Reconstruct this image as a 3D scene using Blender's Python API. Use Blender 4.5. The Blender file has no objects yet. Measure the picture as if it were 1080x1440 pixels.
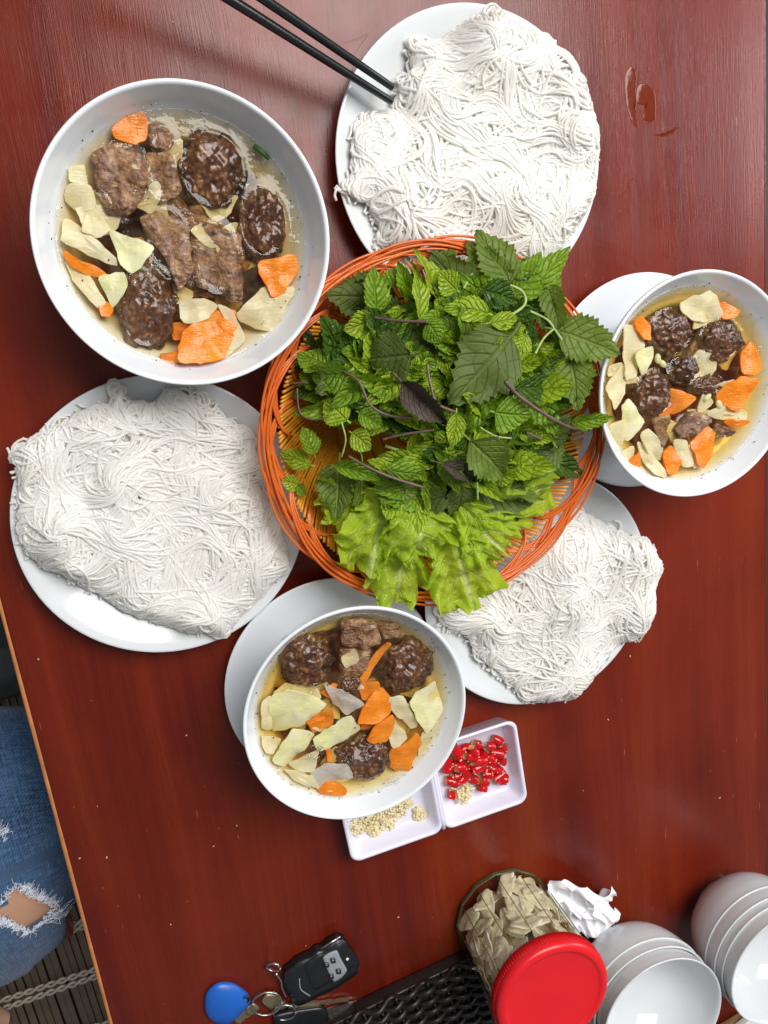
import bpy, bmesh, math, random
import numpy as np
from mathutils import Vector, Matrix, noise

# ------------------------------------------------------------------ camera / light / exposure
S = 0.01                                    # everything below is laid out in centimetres
FPX, NXP, NYP, CH = 1162.0, 192.0, 445.0, 65.0   # lens (px of a 1080x1440 frame), point straight below the lens, lens height
_d = np.array([NXP - 540, NYP - 720, FPX]); _d /= np.linalg.norm(_d)
_x = np.array([1, 0, 0.0]) - _d[0] * _d; _x /= np.linalg.norm(_x)
_y = np.cross(_d, _x)

def at(px, py, z=0.0):
    """point of the plane at height z (cm) seen at photo position px, py"""
    r = np.array([px - 540, py - 720, FPX]); t = (CH - z) / (r @ _d)
    return np.array([t * (r @ _x), -t * (r @ _y), z])

scene = bpy.context.scene
col = scene.collection
cam = bpy.data.cameras.new('camera'); camo = bpy.data.objects.new('camera', cam); col.objects.link(camo)
right = Vector((_x[0], -_y[0], -_d[0])); down = Vector((_x[1], -_y[1], -_d[1])); fwd = Vector((_x[2], -_y[2], -_d[2]))
Mx = Matrix((right, -down, -fwd)).transposed().to_4x4(); Mx.translation = Vector((0, 0, CH * S))
camo.matrix_world = Mx
cam.sensor_fit = 'VERTICAL'; cam.sensor_height = 36; cam.sensor_width = 27; cam.lens = FPX / 1440 * 36
cam.clip_start = 0.02; cam.clip_end = 50
scene.camera = camo

world = bpy.data.worlds.new('World'); scene.world = world; world.use_nodes = True
world.node_tree.nodes['Background'].inputs[0].default_value = (0.90, 0.95, 1.0, 1)
world.node_tree.nodes['Background'].inputs[1].default_value = 0.17

def area(name, loc, target, sx, sy, power, color):
    l = bpy.data.lights.new(name, 'AREA'); l.shape = 'RECTANGLE'; l.size = sx; l.size_y = sy; l.energy = power; l.color = color
    o = bpy.data.objects.new(name, l); col.objects.link(o); o.location = Vector(loc) * S
    o.rotation_euler = (Vector(target) - Vector(loc)).to_track_quat('-Z', 'Y').to_euler()
    return o
area('ceiling_light', (66, 96, 195), (20, -8, 0), 1.6, 1.15, 58, (1.0, 0.98, 0.96))
area('window_light', (380, 120, 130), (20, -10, 0), 1.2, 1.8, 46, (0.86, 0.93, 1.0))

scene.view_settings.view_transform = 'Standard'; scene.view_settings.look = 'None'
scene.view_settings.exposure = 0.31; scene.view_settings.gamma = 1.0
scene.render.engine = 'CYCLES'
cy = scene.cycles
cy.use_denoising = True
cy.max_bounces = 20; cy.transparent_max_bounces = 32; cy.diffuse_bounces = 14; cy.glossy_bounces = 4; cy.transmission_bounces = 14
cy.caustics_reflective = False; cy.caustics_refractive = False
cy.sample_clamp_indirect = 6

rnd = random.Random(7)
nrs = np.random.RandomState(11)

# ------------------------------------------------------------------ material helpers
class N:
    def __init__(s, name):
        s.m = bpy.data.materials.new(name); s.m.use_nodes = True
        s.t = s.m.node_tree; s.t.nodes.clear()
        s.out = s.t.nodes.new('ShaderNodeOutputMaterial')
    def n(s, typ, **kw):
        nd = s.t.nodes.new('ShaderNode' + typ)
        for k, v in kw.items():
            if k.startswith('_'): setattr(nd, k[1:], v)
        return nd
    def set(s, nd, key, v):
        i = nd.inputs[key]
        if isinstance(v, bpy.types.NodeSocket): s.t.links.new(v, i)
        elif isinstance(v, (tuple, list)) and len(v) == 3 and i.type == 'RGBA': i.default_value = (*v, 1)
        else: i.default_value = v
    def coords(s, scale=(100, 100, 100), rot=(0, 0, 0), kind='Object', loc=(0, 0, 0)):
        tc = s.n('TexCoord'); mp = s.n('Mapping')
        s.t.links.new(tc.outputs[kind], mp.inputs[0]); mp.inputs['Scale'].default_value = scale
        mp.inputs['Rotation'].default_value = rot; mp.inputs['Location'].default_value = loc
        return mp.outputs[0]
    def noise(s, vec, scale=1, detail=3, rough=.5, dist=0):
        nd = s.n('TexNoise'); s.set(nd, 'Vector', vec); s.set(nd, 'Scale', scale); s.set(nd, 'Detail', detail); s.set(nd, 'Roughness', rough); s.set(nd, 'Distortion', dist)
        return nd.outputs[0]
    def voro(s, vec, scale=1, feature='F1', rand=1):
        nd = s.n('TexVoronoi'); nd.feature = feature; s.set(nd, 'Vector', vec); s.set(nd, 'Scale', scale); s.set(nd, 'Randomness', rand)
        return nd.outputs[0]
    def ramp(s, fac, stops):
        nd = s.n('ValToRGB'); s.set(nd, 'Fac', fac); cr = nd.color_ramp
        while len(cr.elements) < len(stops): cr.elements.new(.5)
        for e, (p, c) in zip(cr.elements, stops):
            e.position = p; e.color = (*c, 1) if isinstance(c, (tuple, list)) else (c, c, c, 1)
        return nd.outputs[0]
    def mix(s, fac, a, b, mode='MIX'):
        nd = s.n('Mix'); nd.data_type = 'RGBA'; nd.blend_type = mode
        s.set(nd, 0, fac); s.set(nd, 6, a if not isinstance(a, tuple) else (*a, 1)); s.set(nd, 7, b if not isinstance(b, tuple) else (*b, 1))
        return nd.outputs[2]
    def math(s, op, a, b=0.0, c=0.0):
        nd = s.n('Math'); nd.operation = op; s.set(nd, 0, a); s.set(nd, 1, b); s.set(nd, 2, c); return nd.outputs[0]
    def bump(s, h, strength=.5, dist=.001, normal=None):
        nd = s.n('Bump'); s.set(nd, 'Height', h); s.set(nd, 'Strength', strength); s.set(nd, 'Distance', dist)
        if normal is not None: s.set(nd, 'Normal', normal)
        return nd.outputs[0]
    def bsdf(s, color, rough=.5, normal=None, **kw):
        b = s.n('BsdfPrincipled'); s.set(b, 'Base Color', color); s.set(b, 'Roughness', rough)
        if normal is not None: s.set(b, 'Normal', normal)
        for k, v in kw.items(): s.set(b, k.replace('_', ' '), v)
        return b.outputs[0]
    def add(s, fac, a, b):
        nd = s.n('MixShader'); s.set(nd, 0, fac); s.set(nd, 1, a); s.set(nd, 2, b); return nd.outputs[0]
    def done(s, sh, vol=None):
        s.t.links.new(sh, s.out.inputs[0])
        if vol is not None: s.t.links.new(vol, s.out.inputs[1])
        return s.m
    def skin_fresnel(s, ior, nrm):
        fr = s.n('Fresnel'); fr.inputs[0].default_value = ior; s.set(fr, 'Normal', nrm)
        bf = s.n('NewGeometry').outputs['Backfacing']
        return s.math('ADD', s.math('MULTIPLY', fr.outputs[0], s.math('SUBTRACT', 1.0, bf)), s.math('MULTIPLY', bf, .03))
    def objrand(s): return s.n('ObjectInfo').outputs['Random']
    def uv(s):
        sp = s.n('SeparateXYZ'); s.set(sp, 0, s.n('TexCoord').outputs['UV']); return sp.outputs[0], sp.outputs[1]

def mat_plain(name, color, rough=.4, noise_amt=.06, scale=2.0, bump=0.0, **kw):
    n = N(name); v = n.coords()
    nz = n.noise(v, scale, 4)
    c = n.mix(nz, tuple(max(0, x * (1 - noise_amt)) for x in color), tuple(min(1, x * (1 + noise_amt)) for x in color))
    nrm = n.bump(n.noise(v, scale * 4, 4), bump, .0008) if bump else None
    return n.done(n.bsdf(c, rough, nrm, **kw))

def mat_wood():
    n = N('red_lacquered_wood'); v = n.coords((100, 100, 100))
    warp = n.noise(n.coords((100, 100 * .12, 100)), .12, 3)
    va = n.n('VectorMath'); va.operation = 'ADD'; n.set(va, 0, v)
    cx = n.n('CombineXYZ'); n.set(cx, 0, n.math('MULTIPLY', warp, 5.0)); n.set(va, 1, cx.outputs[0])
    def st(sx, sy):
        mp = n.n('Mapping'); n.set(mp, 0, va.outputs[0]); mp.inputs['Scale'].default_value = (sx, sy, 1); return mp.outputs[0]
    broad = n.noise(st(.16, .006), 1, 4, .6)
    fine = n.noise(st(3.2, .05), 1, 5, .65)
    pores = n.noise(st(11, .42), 1, 2, .5)
    blotch = n.noise(v, .05, 3)
    c = n.ramp(broad, [(.30, (0.0739, 0.0063, 0.0026)), (.44, (0.1327, 0.0115, 0.0037)), (.56, (0.1806, 0.0189, 0.0048)), (.72, (0.2310, 0.0349, 0.0069))])
    side = n.noise(st(.030, .001), 1, 1)
    c = n.mix(n.ramp(side, [(.40, .45), (.60, 0.0)]), c, (.100, .0075, .0038))
    c = n.mix(n.math('MULTIPLY', n.ramp(fine, [(.38, 0.0), (.62, 1.0)]), .42), c, n.mix(.5, c, (.045, .004, .003)), 'MIX')
    c = n.mix(n.ramp(pores, [(.62, 0.0), (.74, .42)]), c, (.032, .003, .0025))
    c = n.mix(n.ramp(blotch, [(.42, 0.0), (.7, .35)]), c, (.24, .030, .009))
    # light scratches and worn flecks
    sc = n.noise(st(5.0, .35), 1, 2, .3)
    gate = n.noise(v, .45, 2)
    fl = n.math('MULTIPLY', n.ramp(sc, [(.74, 0.0), (.78, 1.0)]), n.ramp(gate, [(.52, 0.0), (.6, .6)]))
    c = n.mix(fl, c, (.42, .16, .10))
    dots = n.voro(v, .42); c = n.mix(n.ramp(dots, [(.028, .4), (.045, 0.0)]), c, (.42, .10, .03))
    # worn, paler lacquer near the long left edge
    h = n.math('ADD', n.math('MULTIPLY', fine, .5), n.math('MULTIPLY', pores, .7))
    h2 = n.noise(v, 4.0, 3)
    nrm = n.bump(n.math('ADD', h, n.math('MULTIPLY', h2, .25)), .34, .0006)
    rg = n.ramp(n.noise(v, .25, 4), [(.3, .22), (.7, .34)])
    return n.done(n.bsdf(c, rg, nrm, Specular_IOR_Level=.30, Coat_Weight=.06, Coat_Roughness=.22))

def mat_white(name, color=(.80, .82, .84), rough=.16):
    n = N(name); v = n.coords()
    c = n.mix(n.noise(v, .35, 3), color, tuple(x * .965 for x in color))
    nrm = n.bump(n.noise(v, .5, 2), .04, .001)
    return n.done(n.bsdf(c, rough, nrm, Specular_IOR_Level=.5))

def mat_broth(name, sigma, cloud):
    """surface skin (fresnel reflection, thin film of fat) over an absorbing body; sigma = absorption per metre"""
    n = N(name); v = n.coords()
    w = n.math('ADD', n.noise(v, .9, 3, .5, .6), n.math('MULTIPLY', n.noise(v, 3.5, 2), .25))
    nrm = n.bump(w, .35, .0016)
    fr = n.skin_fresnel(1.36, nrm)
    gl = n.n('BsdfGlossy'); n.set(gl, 'Roughness', .03); n.set(gl, 'Normal', nrm); n.set(gl, 'Color', (1, 1, 1))
    tr = n.n('BsdfTransparent'); n.set(tr, 'Color', (1, 1, 1))
    df = n.n('BsdfDiffuse'); n.set(df, 'Color', cloud)
    cl = n.ramp(n.noise(v, .55, 4, .55, 1.2), [(.42, .005), (.75, .10)])
    ring = n.voro(v, 2.2); cl = n.math('ADD', cl, n.ramp(ring, [(.05, .12), (.10, 0.0)]))
    sh = n.add(fr, n.add(cl, tr.outputs[0], df.outputs[0]), gl.outputs[0])
    d = max(sigma) * 1.02; va = n.n('VolumeAbsorption'); n.set(va, 'Density', d); n.set(va, 'Color', tuple(1 - x / d for x in sigma))
    return n.done(sh, va.outputs[0])

def mat_meat():
    n = N('charred_glazed_meat'); v = n.coords()
    a = n.noise(v, .75, 4, .6); b = n.voro(v, 2.6); f = n.noise(v, 5, 3)
    c = n.ramp(a, [(.32, (.026, .009, .003)), (.44, (.100, .036, .012)), (.56, (.225, .096, .034)), (.72, (.37, .19, .08))])
    c = n.mix(n.ramp(b, [(.18, .0), (.55, .7)]), c, (.022, .007, .005))
    char = n.noise(v, .42, 3); c = n.mix(n.ramp(char, [(.50, 0.0), (.62, .85)]), c, (.012, .006, .005))
    c = n.mix(n.ramp(n.noise(v, 2.6, 3), [(.64, 0.0), (.72, .55)]), c, (.36, .22, .13))
    c = n.mix(n.math('MULTIPLY', n.objrand(), .2), c, (.14, .055, .022))
    h = n.math('ADD', n.math('MULTIPLY', b, -1.0), n.math('MULTIPLY', f, .35))
    nrm = n.bump(h, .5, .0022)
    return n.done(n.bsdf(c, .24, nrm, Specular_IOR_Level=.25, Coat_Weight=.5, Coat_Roughness=.05))

def mat_pork():
    n = N('grilled_pork'); v = n.coords()
    a = n.noise(v, .8, 5, .65, .8); f = n.noise(n.coords((100, 250, 100)), 2.0, 4)
    c = n.ramp(a, [(.32, (.060, .020, .008)), (.44, (.175, .074, .028)), (.56, (.300, .150, .064)), (.72, (.50, .31, .16))])
    c = n.mix(n.ramp(f, [(.52, 0.0), (.70, .7)]), c, (.070, .026, .014))
    c = n.mix(n.ramp(n.noise(v, .5, 3, .6, 1.0), [(.56, 0.0), (.64, .8)]), c, (.030, .013, .008))
    c = n.mix(n.ramp(n.noise(n.coords((100, 260, 100), rot=(0, 0, .7)), .9, 3), [(.62, 0.0), (.70, .75)]), c, (.58, .44, .30))
    nrm = n.bump(n.math('ADD', n.math('ADD', f, n.noise(v, 3, 4, .7)), n.math('MULTIPLY', n.voro(v, 3.0), -.6)), .7, .0026)
    return n.done(n.bsdf(c, .30, nrm, Specular_IOR_Level=.6, Coat_Weight=.2, Coat_Roughness=.12))

def mat_veg(name, c1, c2, sss, rough=.2):
    n = N(name); v = n.coords()
    a = n.noise(v, .7, 5, .65); c = n.mix(n.ramp(a, [(.35, 0.0), (.65, 1.0)]), c1, c2)
    fib = n.noise(n.coords((100, 700, 100)), 1.2, 3); c = n.mix(n.ramp(fib, [(.5, 0.0), (.75, .45)]), c, tuple(min(1, x * 1.25 + .03) for x in c2))
    c = n.mix(n.math('MULTIPLY', n.objrand(), .3), c, tuple(x * .9 for x in c1))
    dots = n.voro(v, 3.5); c = n.mix(n.ramp(dots, [(.03, .6), (.05, 0.0)]), c, (.05, .03, .015))
    nrm = n.bump(n.math('ADD', n.math('MULTIPLY', fib, .6), n.noise(v, 1.8, 4, .6)), .5, .0016)
    p = n.bsdf(c, rough, nrm, Specular_IOR_Level=.5)
    t = n.n('BsdfTranslucent'); n.set(t, 'Color', c)
    tr = n.n('BsdfTransparent'); n.set(tr, 'Color', tuple(min(1, x * .5 + .5) for x in c2))
    return n.done(n.add(.14 if sss > .3 else .05, n.add(sss, p, t.outputs[0]), tr.outputs[0]))

def mat_noodle():
    n = N('wet_rice_noodle'); v = n.coords()
    a = n.noise(v, .35, 3)
    c = n.mix(a, (.94, .94, .93), (.93, .91, .865))
    p = n.bsdf(c, .14, n.bump(n.noise(v, 3, 2), .10, .0006), Specular_IOR_Level=.55)
    t = n.n('BsdfTranslucent'); n.set(t, 'Color', (.98, .95, .86))
    tp_ = n.n('BsdfTransparent'); n.set(tp_, 'Color', (1, 1, 1))
    return n.done(n.add(.34, n.add(.20, p, t.outputs[0]), tp_.outputs[0]))

def mat_leaf(name, dark, light, vein, nv=7.0, slope=.42, rough=.42, vein_w=.10, bumpd=.0022, trans=.36, vstr=.34):
    n = N(name); u, w = n.uv()
    s = n.math('ABSOLUTE', n.math('MULTIPLY', n.math('SUBTRACT', w, .5), 2.0))
    k = n.math('MULTIPLY', n.math('SUBTRACT', u, n.math('MULTIPLY', s, slope * .7)), nv)
    pp = n.math('PINGPONG', k, .5)                         # 0 at a vein
    side = n.math('LESS_THAN', pp, vein_w)
    sidev = n.ramp(pp, [(0.0, 1.0), (vein_w, .25), (vein_w * 2.4, 0.0)])
    mid = n.ramp(s, [(0.0, 1.0), (.05, .7), (.10, 0.0)])
    vv = n.math('MAXIMUM', n.math('MULTIPLY', sidev, n.ramp(s, [(0, 1.0), (1.0, .35)])), mid)
    vo = n.coords()
    nz = n.noise(vo, 1.3, 4, .6)
    c = n.mix(nz, dark, light)
    c = n.mix(n.math('MULTIPLY', n.objrand(), .55), c, tuple(.5 * (a + b) * .8 for a, b in zip(dark, light)))
    geo = n.n('NewGeometry')
    c = n.mix(n.math('MULTIPLY', geo.outputs['Backfacing'], .5), c, tuple(min(1, x * 1.35 + .012) for x in light))
    c = n.mix(n.math('MULTIPLY', vv, vstr), c, vein)
    fine = n.voro(vo, 5.0, 'DISTANCE_TO_EDGE')
    h = n.math('ADD', n.math('MULTIPLY', n.math('SUBTRACT', 1.0, vv), 1.0), n.math('MULTIPLY', n.ramp(fine, [(0, 0.0), (.12, 1.0)]), .25))
    nrm = n.bump(h, .8, bumpd)
    p = n.bsdf(c, rough, nrm, Specular_IOR_Level=.42)
    t = n.n('BsdfTranslucent'); n.set(t, 'Color', n.mix(.5, c, (light[0] * 1.6, light[1] * 1.6, light[2] * .6))); n.set(t, 'Normal', nrm)
    return n.done(n.add(trans, p, t.outputs[0]))

def mat_plastic_strand(name, c1, c2, rough=.22, trans=.25):
    n = N(name); v = n.coords()
    c = n.mix(n.noise(v, .5, 3), c1, c2)
    p = n.bsdf(c, rough, n.bump(n.noise(v, 8, 2), .1, .0004), Specular_IOR_Level=.55)
    t = n.n('BsdfTranslucent'); n.set(t, 'Color', c)
    return n.done(n.add(trans, p, t.outputs[0]))

def mat_clear(name, tint, ior=1.45, rough=.02, cover=0.0, cover_col=(1, 1, 1)):
    n = N(name); v = n.coords()
    nrm = n.bump(n.noise(v, .6, 2), .12, .001)
    fr = n.skin_fresnel(ior, nrm)
    gl = n.n('BsdfGlossy'); n.set(gl, 'Roughness', rough); n.set(gl, 'Normal', nrm)
    lw = n.n('LayerWeight'); lw.inputs[0].default_value = .5
    edge = n.math('POWER', lw.outputs['Facing'], 3.0)
    tr = n.n('BsdfTransparent'); n.set(tr, 'Color', n.mix(n.math('MULTIPLY', edge, cover), tint, cover_col))
    return n.done(n.add(fr, tr.outputs[0], gl.outputs[0]))

def mat_denim():
    n = N('blue_denim'); v = n.coords(kind='UV', scale=(1, 1, 1))
    w = n.n('TexWave'); w.wave_type = 'BANDS'; w.bands_direction = 'DIAGONAL'; n.set(w, 'Vector', v); n.set(w, 'Scale', 2.6); n.set(w, 'Distortion', 2.0); n.set(w, 'Detail', 2); n.set(w, 'Detail Scale', 2)
    slub = n.noise(n.coords(kind='UV', scale=(7, .8, 1)), 1, 4, .7)
    slub2 = n.noise(n.coords(kind='UV', scale=(.8, 7, 1)), 1, 4, .7)
    big = n.noise(n.coords(), .12, 3)
    c = n.ramp(big, [(.32, (.005, .016, .050)), (.5, (.012, .042, .115)), (.68, (.04, .105, .22))])
    c = n.mix(n.ramp(n.math('MULTIPLY', slub, slub2), [(.18, 0.0), (.42, .75)]), c, (.13, .24, .40))
    c = n.mix(n.math('MULTIPLY', w.outputs[0], .28), c, (.10, .19, .33))
    nrm = n.bump(n.math('ADD', w.outputs[0], slub), .55, .0012)
    return n.done(n.bsdf(c, .85, nrm, Specular_IOR_Level=.15, Sheen_Weight=.2))

MT = {}
MT['wood'] = mat_wood()
MT['edge'] = mat_plain('worn_edge_lacquer', (.50, .19, .06), .4, .45, .6, .2)
MT['plate'] = mat_white('white_melamine_plate', (.66, .68, .69), .10)
MT['bowl'] = mat_white('white_melamine_bowl', (.74, .77, .80), .12)
MT['ricebowl'] = mat_white('white_porcelain', (.66, .68, .69), .10)
MT['tray'] = mat_white('lilac_white_melamine', (.74, .72, .84), .25)
MT['broth_a'] = mat_broth('cloudy_broth', (13, 27, 66), (.62, .46, .27))
MT['broth_b'] = mat_broth('amber_broth', (7, 24, 84), (.78, .55, .24))
MT['meat'] = mat_meat(); MT['pork'] = mat_pork()
MT['carrot'] = mat_veg('pickled_carrot', (.86, .23, .008), (.95, .36, .03), .28)
MT['papaya'] = mat_veg('pickled_green_papaya', (.90, .82, .50), (.95, .91, .68), .46)
MT['papaya_green'] = mat_veg('green_edged_papaya', (.86, .85, .42), (.96, .94, .70), .4)
MT['radish'] = mat_veg('translucent_white_slice', (.70, .64, .54), (.82, .76, .70), .45)
MT['noodle'] = mat_noodle()
MT['perilla'] = mat_leaf('perilla_leaf', (0.1104, 0.1782, 0.0230), (0.1909, 0.2893, 0.0360), (0.4117, 0.4686, 0.1170), 7, .5, .5, .07)
MT['perilla_dark'] = mat_leaf('dark_perilla_leaf', (0.0851, 0.1274, 0.0230), (0.1403, 0.1933, 0.0320), (0.1771, 0.2300, 0.0540), 7, .5, .55, .06, .0016)
MT['perilla_purple'] = mat_leaf('purple_perilla_underside', (.045, .030, .026), (.100, .072, .052), (.19, .16, .10), 8, .5, .55, .08, .002, .1)
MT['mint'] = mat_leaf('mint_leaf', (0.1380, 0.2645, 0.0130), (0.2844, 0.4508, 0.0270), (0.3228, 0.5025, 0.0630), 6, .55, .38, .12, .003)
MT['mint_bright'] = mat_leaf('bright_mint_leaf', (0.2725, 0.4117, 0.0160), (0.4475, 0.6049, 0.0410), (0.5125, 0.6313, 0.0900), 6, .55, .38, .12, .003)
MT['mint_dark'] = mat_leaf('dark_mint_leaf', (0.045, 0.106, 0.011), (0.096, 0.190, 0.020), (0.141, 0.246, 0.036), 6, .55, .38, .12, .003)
MT['lettuce'] = mat_leaf('lettuce_leaf', (.34, .52, .014), (.58, .72, .06), (.80, .84, .46), 4, .75, .30, .05, .0016, .45, .6)
MT['stem_purple'] = mat_plain('purple_herb_stem', (.13, .075, .060), .45, .6, .8, .2)
MT['stem_green'] = mat_plain('pale_green_herb_stem', (.30, .40, .12), .45, .35, .8, .2)
MT['rim_strand'] = mat_plastic_strand('red_orange_plastic_strand', (.74, .13, .022), (.82, .21, .035))
MT['wall_strand'] = mat_plastic_strand('golden_orange_plastic_strand', (.80, .32, .015), (.88, .46, .05), .2, .4)
MT['black_lacquer'] = mat_plain('black_melamine_chopstick', (.008, .010, .010), .28, .3, 1.5, .1)
MT['glass'] = mat_clear('greenish_jar_glass', (.992, .992, .97), 1.5, .02, .5, (.16, .17, .09))
n_ = N('thick_olive_glass_edge'); t_ = n_.n('BsdfTransparent'); n_.set(t_, 'Color', (.62, .62, .42)); MT['glass_edge'] = n_.done(n_.add(.62, n_.bsdf((.20, .20, .10), .06, Specular_IOR_Level=.6), t_.outputs[0]))
MT['brine'] = mat_clear('olive_pickling_brine', (.995, .985, .94), 1.08)
MT['bubble'] = mat_clear('broth_bubble', (.97, .96, .93), 1.6)
n_ = N('water_on_wood'); v_ = n_.coords((300, 6, 100), rot=(0, 0, -.13)); MT['spill'] = n_.done(n_.bsdf(n_.mix(n_.noise(v_, 1, 4), (.11, .012, .003), (.17, .024, .006)), .12, n_.bump(n_.noise(n_.coords(), 1.2, 2), .2, .0008), Specular_IOR_Level=.3))
MT['pickle'] = mat_veg('pickled_garlic_slice', (.92, .86, .64), (.97, .95, .82), .3)
MT['lid'] = mat_plain('red_plastic_lid', (.70, .010, .016), .32, .08, .6, .08)
MT['tissue'] = mat_plain('white_tissue_paper', (.82, .82, .86), .9, .03, 2.0, .3)
MT['chili'] = mat_plain('red_chili_skin', (.50, .004, .008), .14, .45, .8, .15)
MT['chili_in'] = mat_plain('chili_cut_flesh', (.80, .34, .12), .4, .6, 5.0, .6)
MT['garlic'] = mat_veg('minced_garlic', (.95, .84, .46), (.98, .93, .68), .28)
MT['fob'] = mat_plain('blue_plastic_fob', (.012, .105, .46), .38, .08, 1.0, .06)
MT['remote'] = mat_plain('black_remote_plastic', (.010, .011, .013), .36, .2, 2.0, .1)
MT['remote_panel'] = mat_plain('grey_button_panel', (.27, .29, .31), .4, .1, 2.0)
MT['steel'] = mat_plain('worn_key_steel', (.55, .53, .50), .28, .15, 1.5, .15, Metallic=1.0)
MT['brass'] = mat_plain('dull_brass', (.42, .34, .22), .4, .2, 1.5, .2, Metallic=.9)
MT['rattan'] = mat_plain('black_brown_woven_plastic', (.013, .009, .008), .42, .5, 1.0, .3)
MT['bamboo'] = mat_plain('brown_bamboo', (.30, .19, .08), .5, .4, .6, .2)
MT['paper'] = mat_plain('white_printed_paper', (.72, .70, .70), .6, .05, 1.0)
MT['yellow'] = mat_plain('yellow_packet', (.62, .42, .03), .4, .2, .8)
MT['skin'] = mat_plain('skin', (.56, .31, .20), .5, .08, .5, .1, Subsurface_Weight=.08)
MT['denim'] = mat_denim()
MT['thread'] = mat_plain('frayed_white_thread', (.74, .78, .86), .9, .1, 2)
MT['slat'] = mat_plain('grey_brown_mat_reed', (.125, .092, .058), .6, .45, .5, .3)
MT['cord'] = mat_plain('cream_mat_cord', (.50, .45, .36), .9, .2, 3, .3)
MT['cushion'] = mat_plain('dark_grey_cloth', (.045, .047, .050), .9, .3, 1.0, .3)
MT['floor'] = mat_plain('dark_floor', (.035, .028, .022), .6, .3, .1)
MT['hair'] = mat_plain('dark_hair', (.02, .012, .01), .4, .1)
MT['scallion'] = mat_plain('green_scallion', (.035, .12, .02), .35, .3, 2)
MT['pepper'] = mat_plain('black_pepper', (.02, .014, .010), .5, .3, 5)
MT['led'] = mat_plain('clear_led', (.75, .78, .80), .15, .05)
MT['crumb'] = mat_plain('pale_crumb', (.60, .42, .25), .6, .2, 3)

# ------------------------------------------------------------------ mesh helpers (cm in, metres out)
def mk(name, verts, faces, mat, parent=None, origin=None, label=None, cat=None, group=None, kind=None, uv=None, smooth=True, mats=None, fmat=None, sharp=False):
    V = np.asarray(verts, float)
    if origin is None:
        origin = np.array(parent['_o']) if parent is not None else np.array([V[:, 0].mean(), V[:, 1].mean(), V[:, 2].min()])
    me = bpy.data.meshes.new(name)
    W = (V - np.asarray(origin)) * S
    if isinstance(faces, np.ndarray):
        nf, k = faces.shape
        me.vertices.add(len(W)); me.vertices.foreach_set('co', W.ravel())
        me.loops.add(nf * k); me.loops.foreach_set('vertex_index', faces.ravel().astype(np.int32))
        me.polygons.add(nf); me.polygons.foreach_set('loop_start', np.arange(0, nf * k, k, dtype=np.int32))
        me.update(calc_edges=True)
    else:
        me.from_pydata([tuple(w) for w in W], [], faces)
    if uv is not None:
        lay = me.uv_layers.new(name='UVMap'); vi = np.empty(len(me.loops), np.int32); me.loops.foreach_get('vertex_index', vi)
        lay.data.foreach_set('uv', np.asarray(uv, float)[vi].astype(np.float32).ravel())
    for m in (mats or [mat]): me.materials.append(MT[m] if isinstance(m, str) else m)
    if fmat is not None: me.polygons.foreach_set('material_index', np.asarray(fmat, np.int32))
    me.polygons.foreach_set('use_smooth', [bool(smooth)] * len(me.polygons))
    me.update()
    if sharp: me.set_sharp_from_angle(angle=math.radians(32))
    o = bpy.data.objects.new(name, me); col.objects.link(o)
    if parent is not None:
        o.parent = parent; o.location = (Vector(origin) - Vector(parent['_o'])) * S
    else: o.location = Vector(origin) * S
    o['_o'] = [float(x) for x in origin]
    return tag(o, label, cat, group, kind)

def tag(o, label=None, cat=None, group=None, kind=None):
    if label: o['label'] = label
    if cat: o['category'] = cat
    if group: o['group'] = group
    if kind: o['kind'] = kind
    return o

def thing(name, loc, label, cat, group=None, kind=None):
    o = bpy.data.objects.new(name, None); col.objects.link(o); o.location = Vector(loc) * S; o.empty_display_size = .01
    o['_o'] = [float(x) for x in loc]
    return tag(o, label, cat, group, kind)

def inst(name, mesh, M, parent=None, **kw):
    """link a copy that shares mesh data; M is a world matrix in cm"""
    o = bpy.data.objects.new(name, mesh); col.objects.link(o)
    L = M.copy(); t = M.translation.copy()
    if parent is not None: o.parent = parent; t = t - Vector(parent['_o'])
    L.translation = t * S; o.matrix_basis = L
    o['_o'] = [float(x) for x in M.translation]
    return tag(o, kw.get('label'), kw.get('cat'), kw.get('group'), kw.get('kind'))

def lathe(prof, n=64, c=(0, 0, 0), wob=None):
    P = np.array(prof, float); k = len(P); a = np.linspace(0, 2 * math.pi, n, endpoint=False)
    V = np.zeros((n, k, 3))
    V[:, :, 0] = c[0] + np.cos(a)[:, None] * P[None, :, 0]; V[:, :, 1] = c[1] + np.sin(a)[:, None] * P[None, :, 0]; V[:, :, 2] = c[2] + P[None, :, 1]
    i = np.arange(n)[:, None]; j = np.arange(k - 1)[None, :]; i2 = (i + 1) % n
    F = np.stack([i * k + j, i2 * k + j, i2 * k + j + 1, i * k + j + 1], -1).reshape(-1, 4)
    return V.reshape(-1, 3), F

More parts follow.
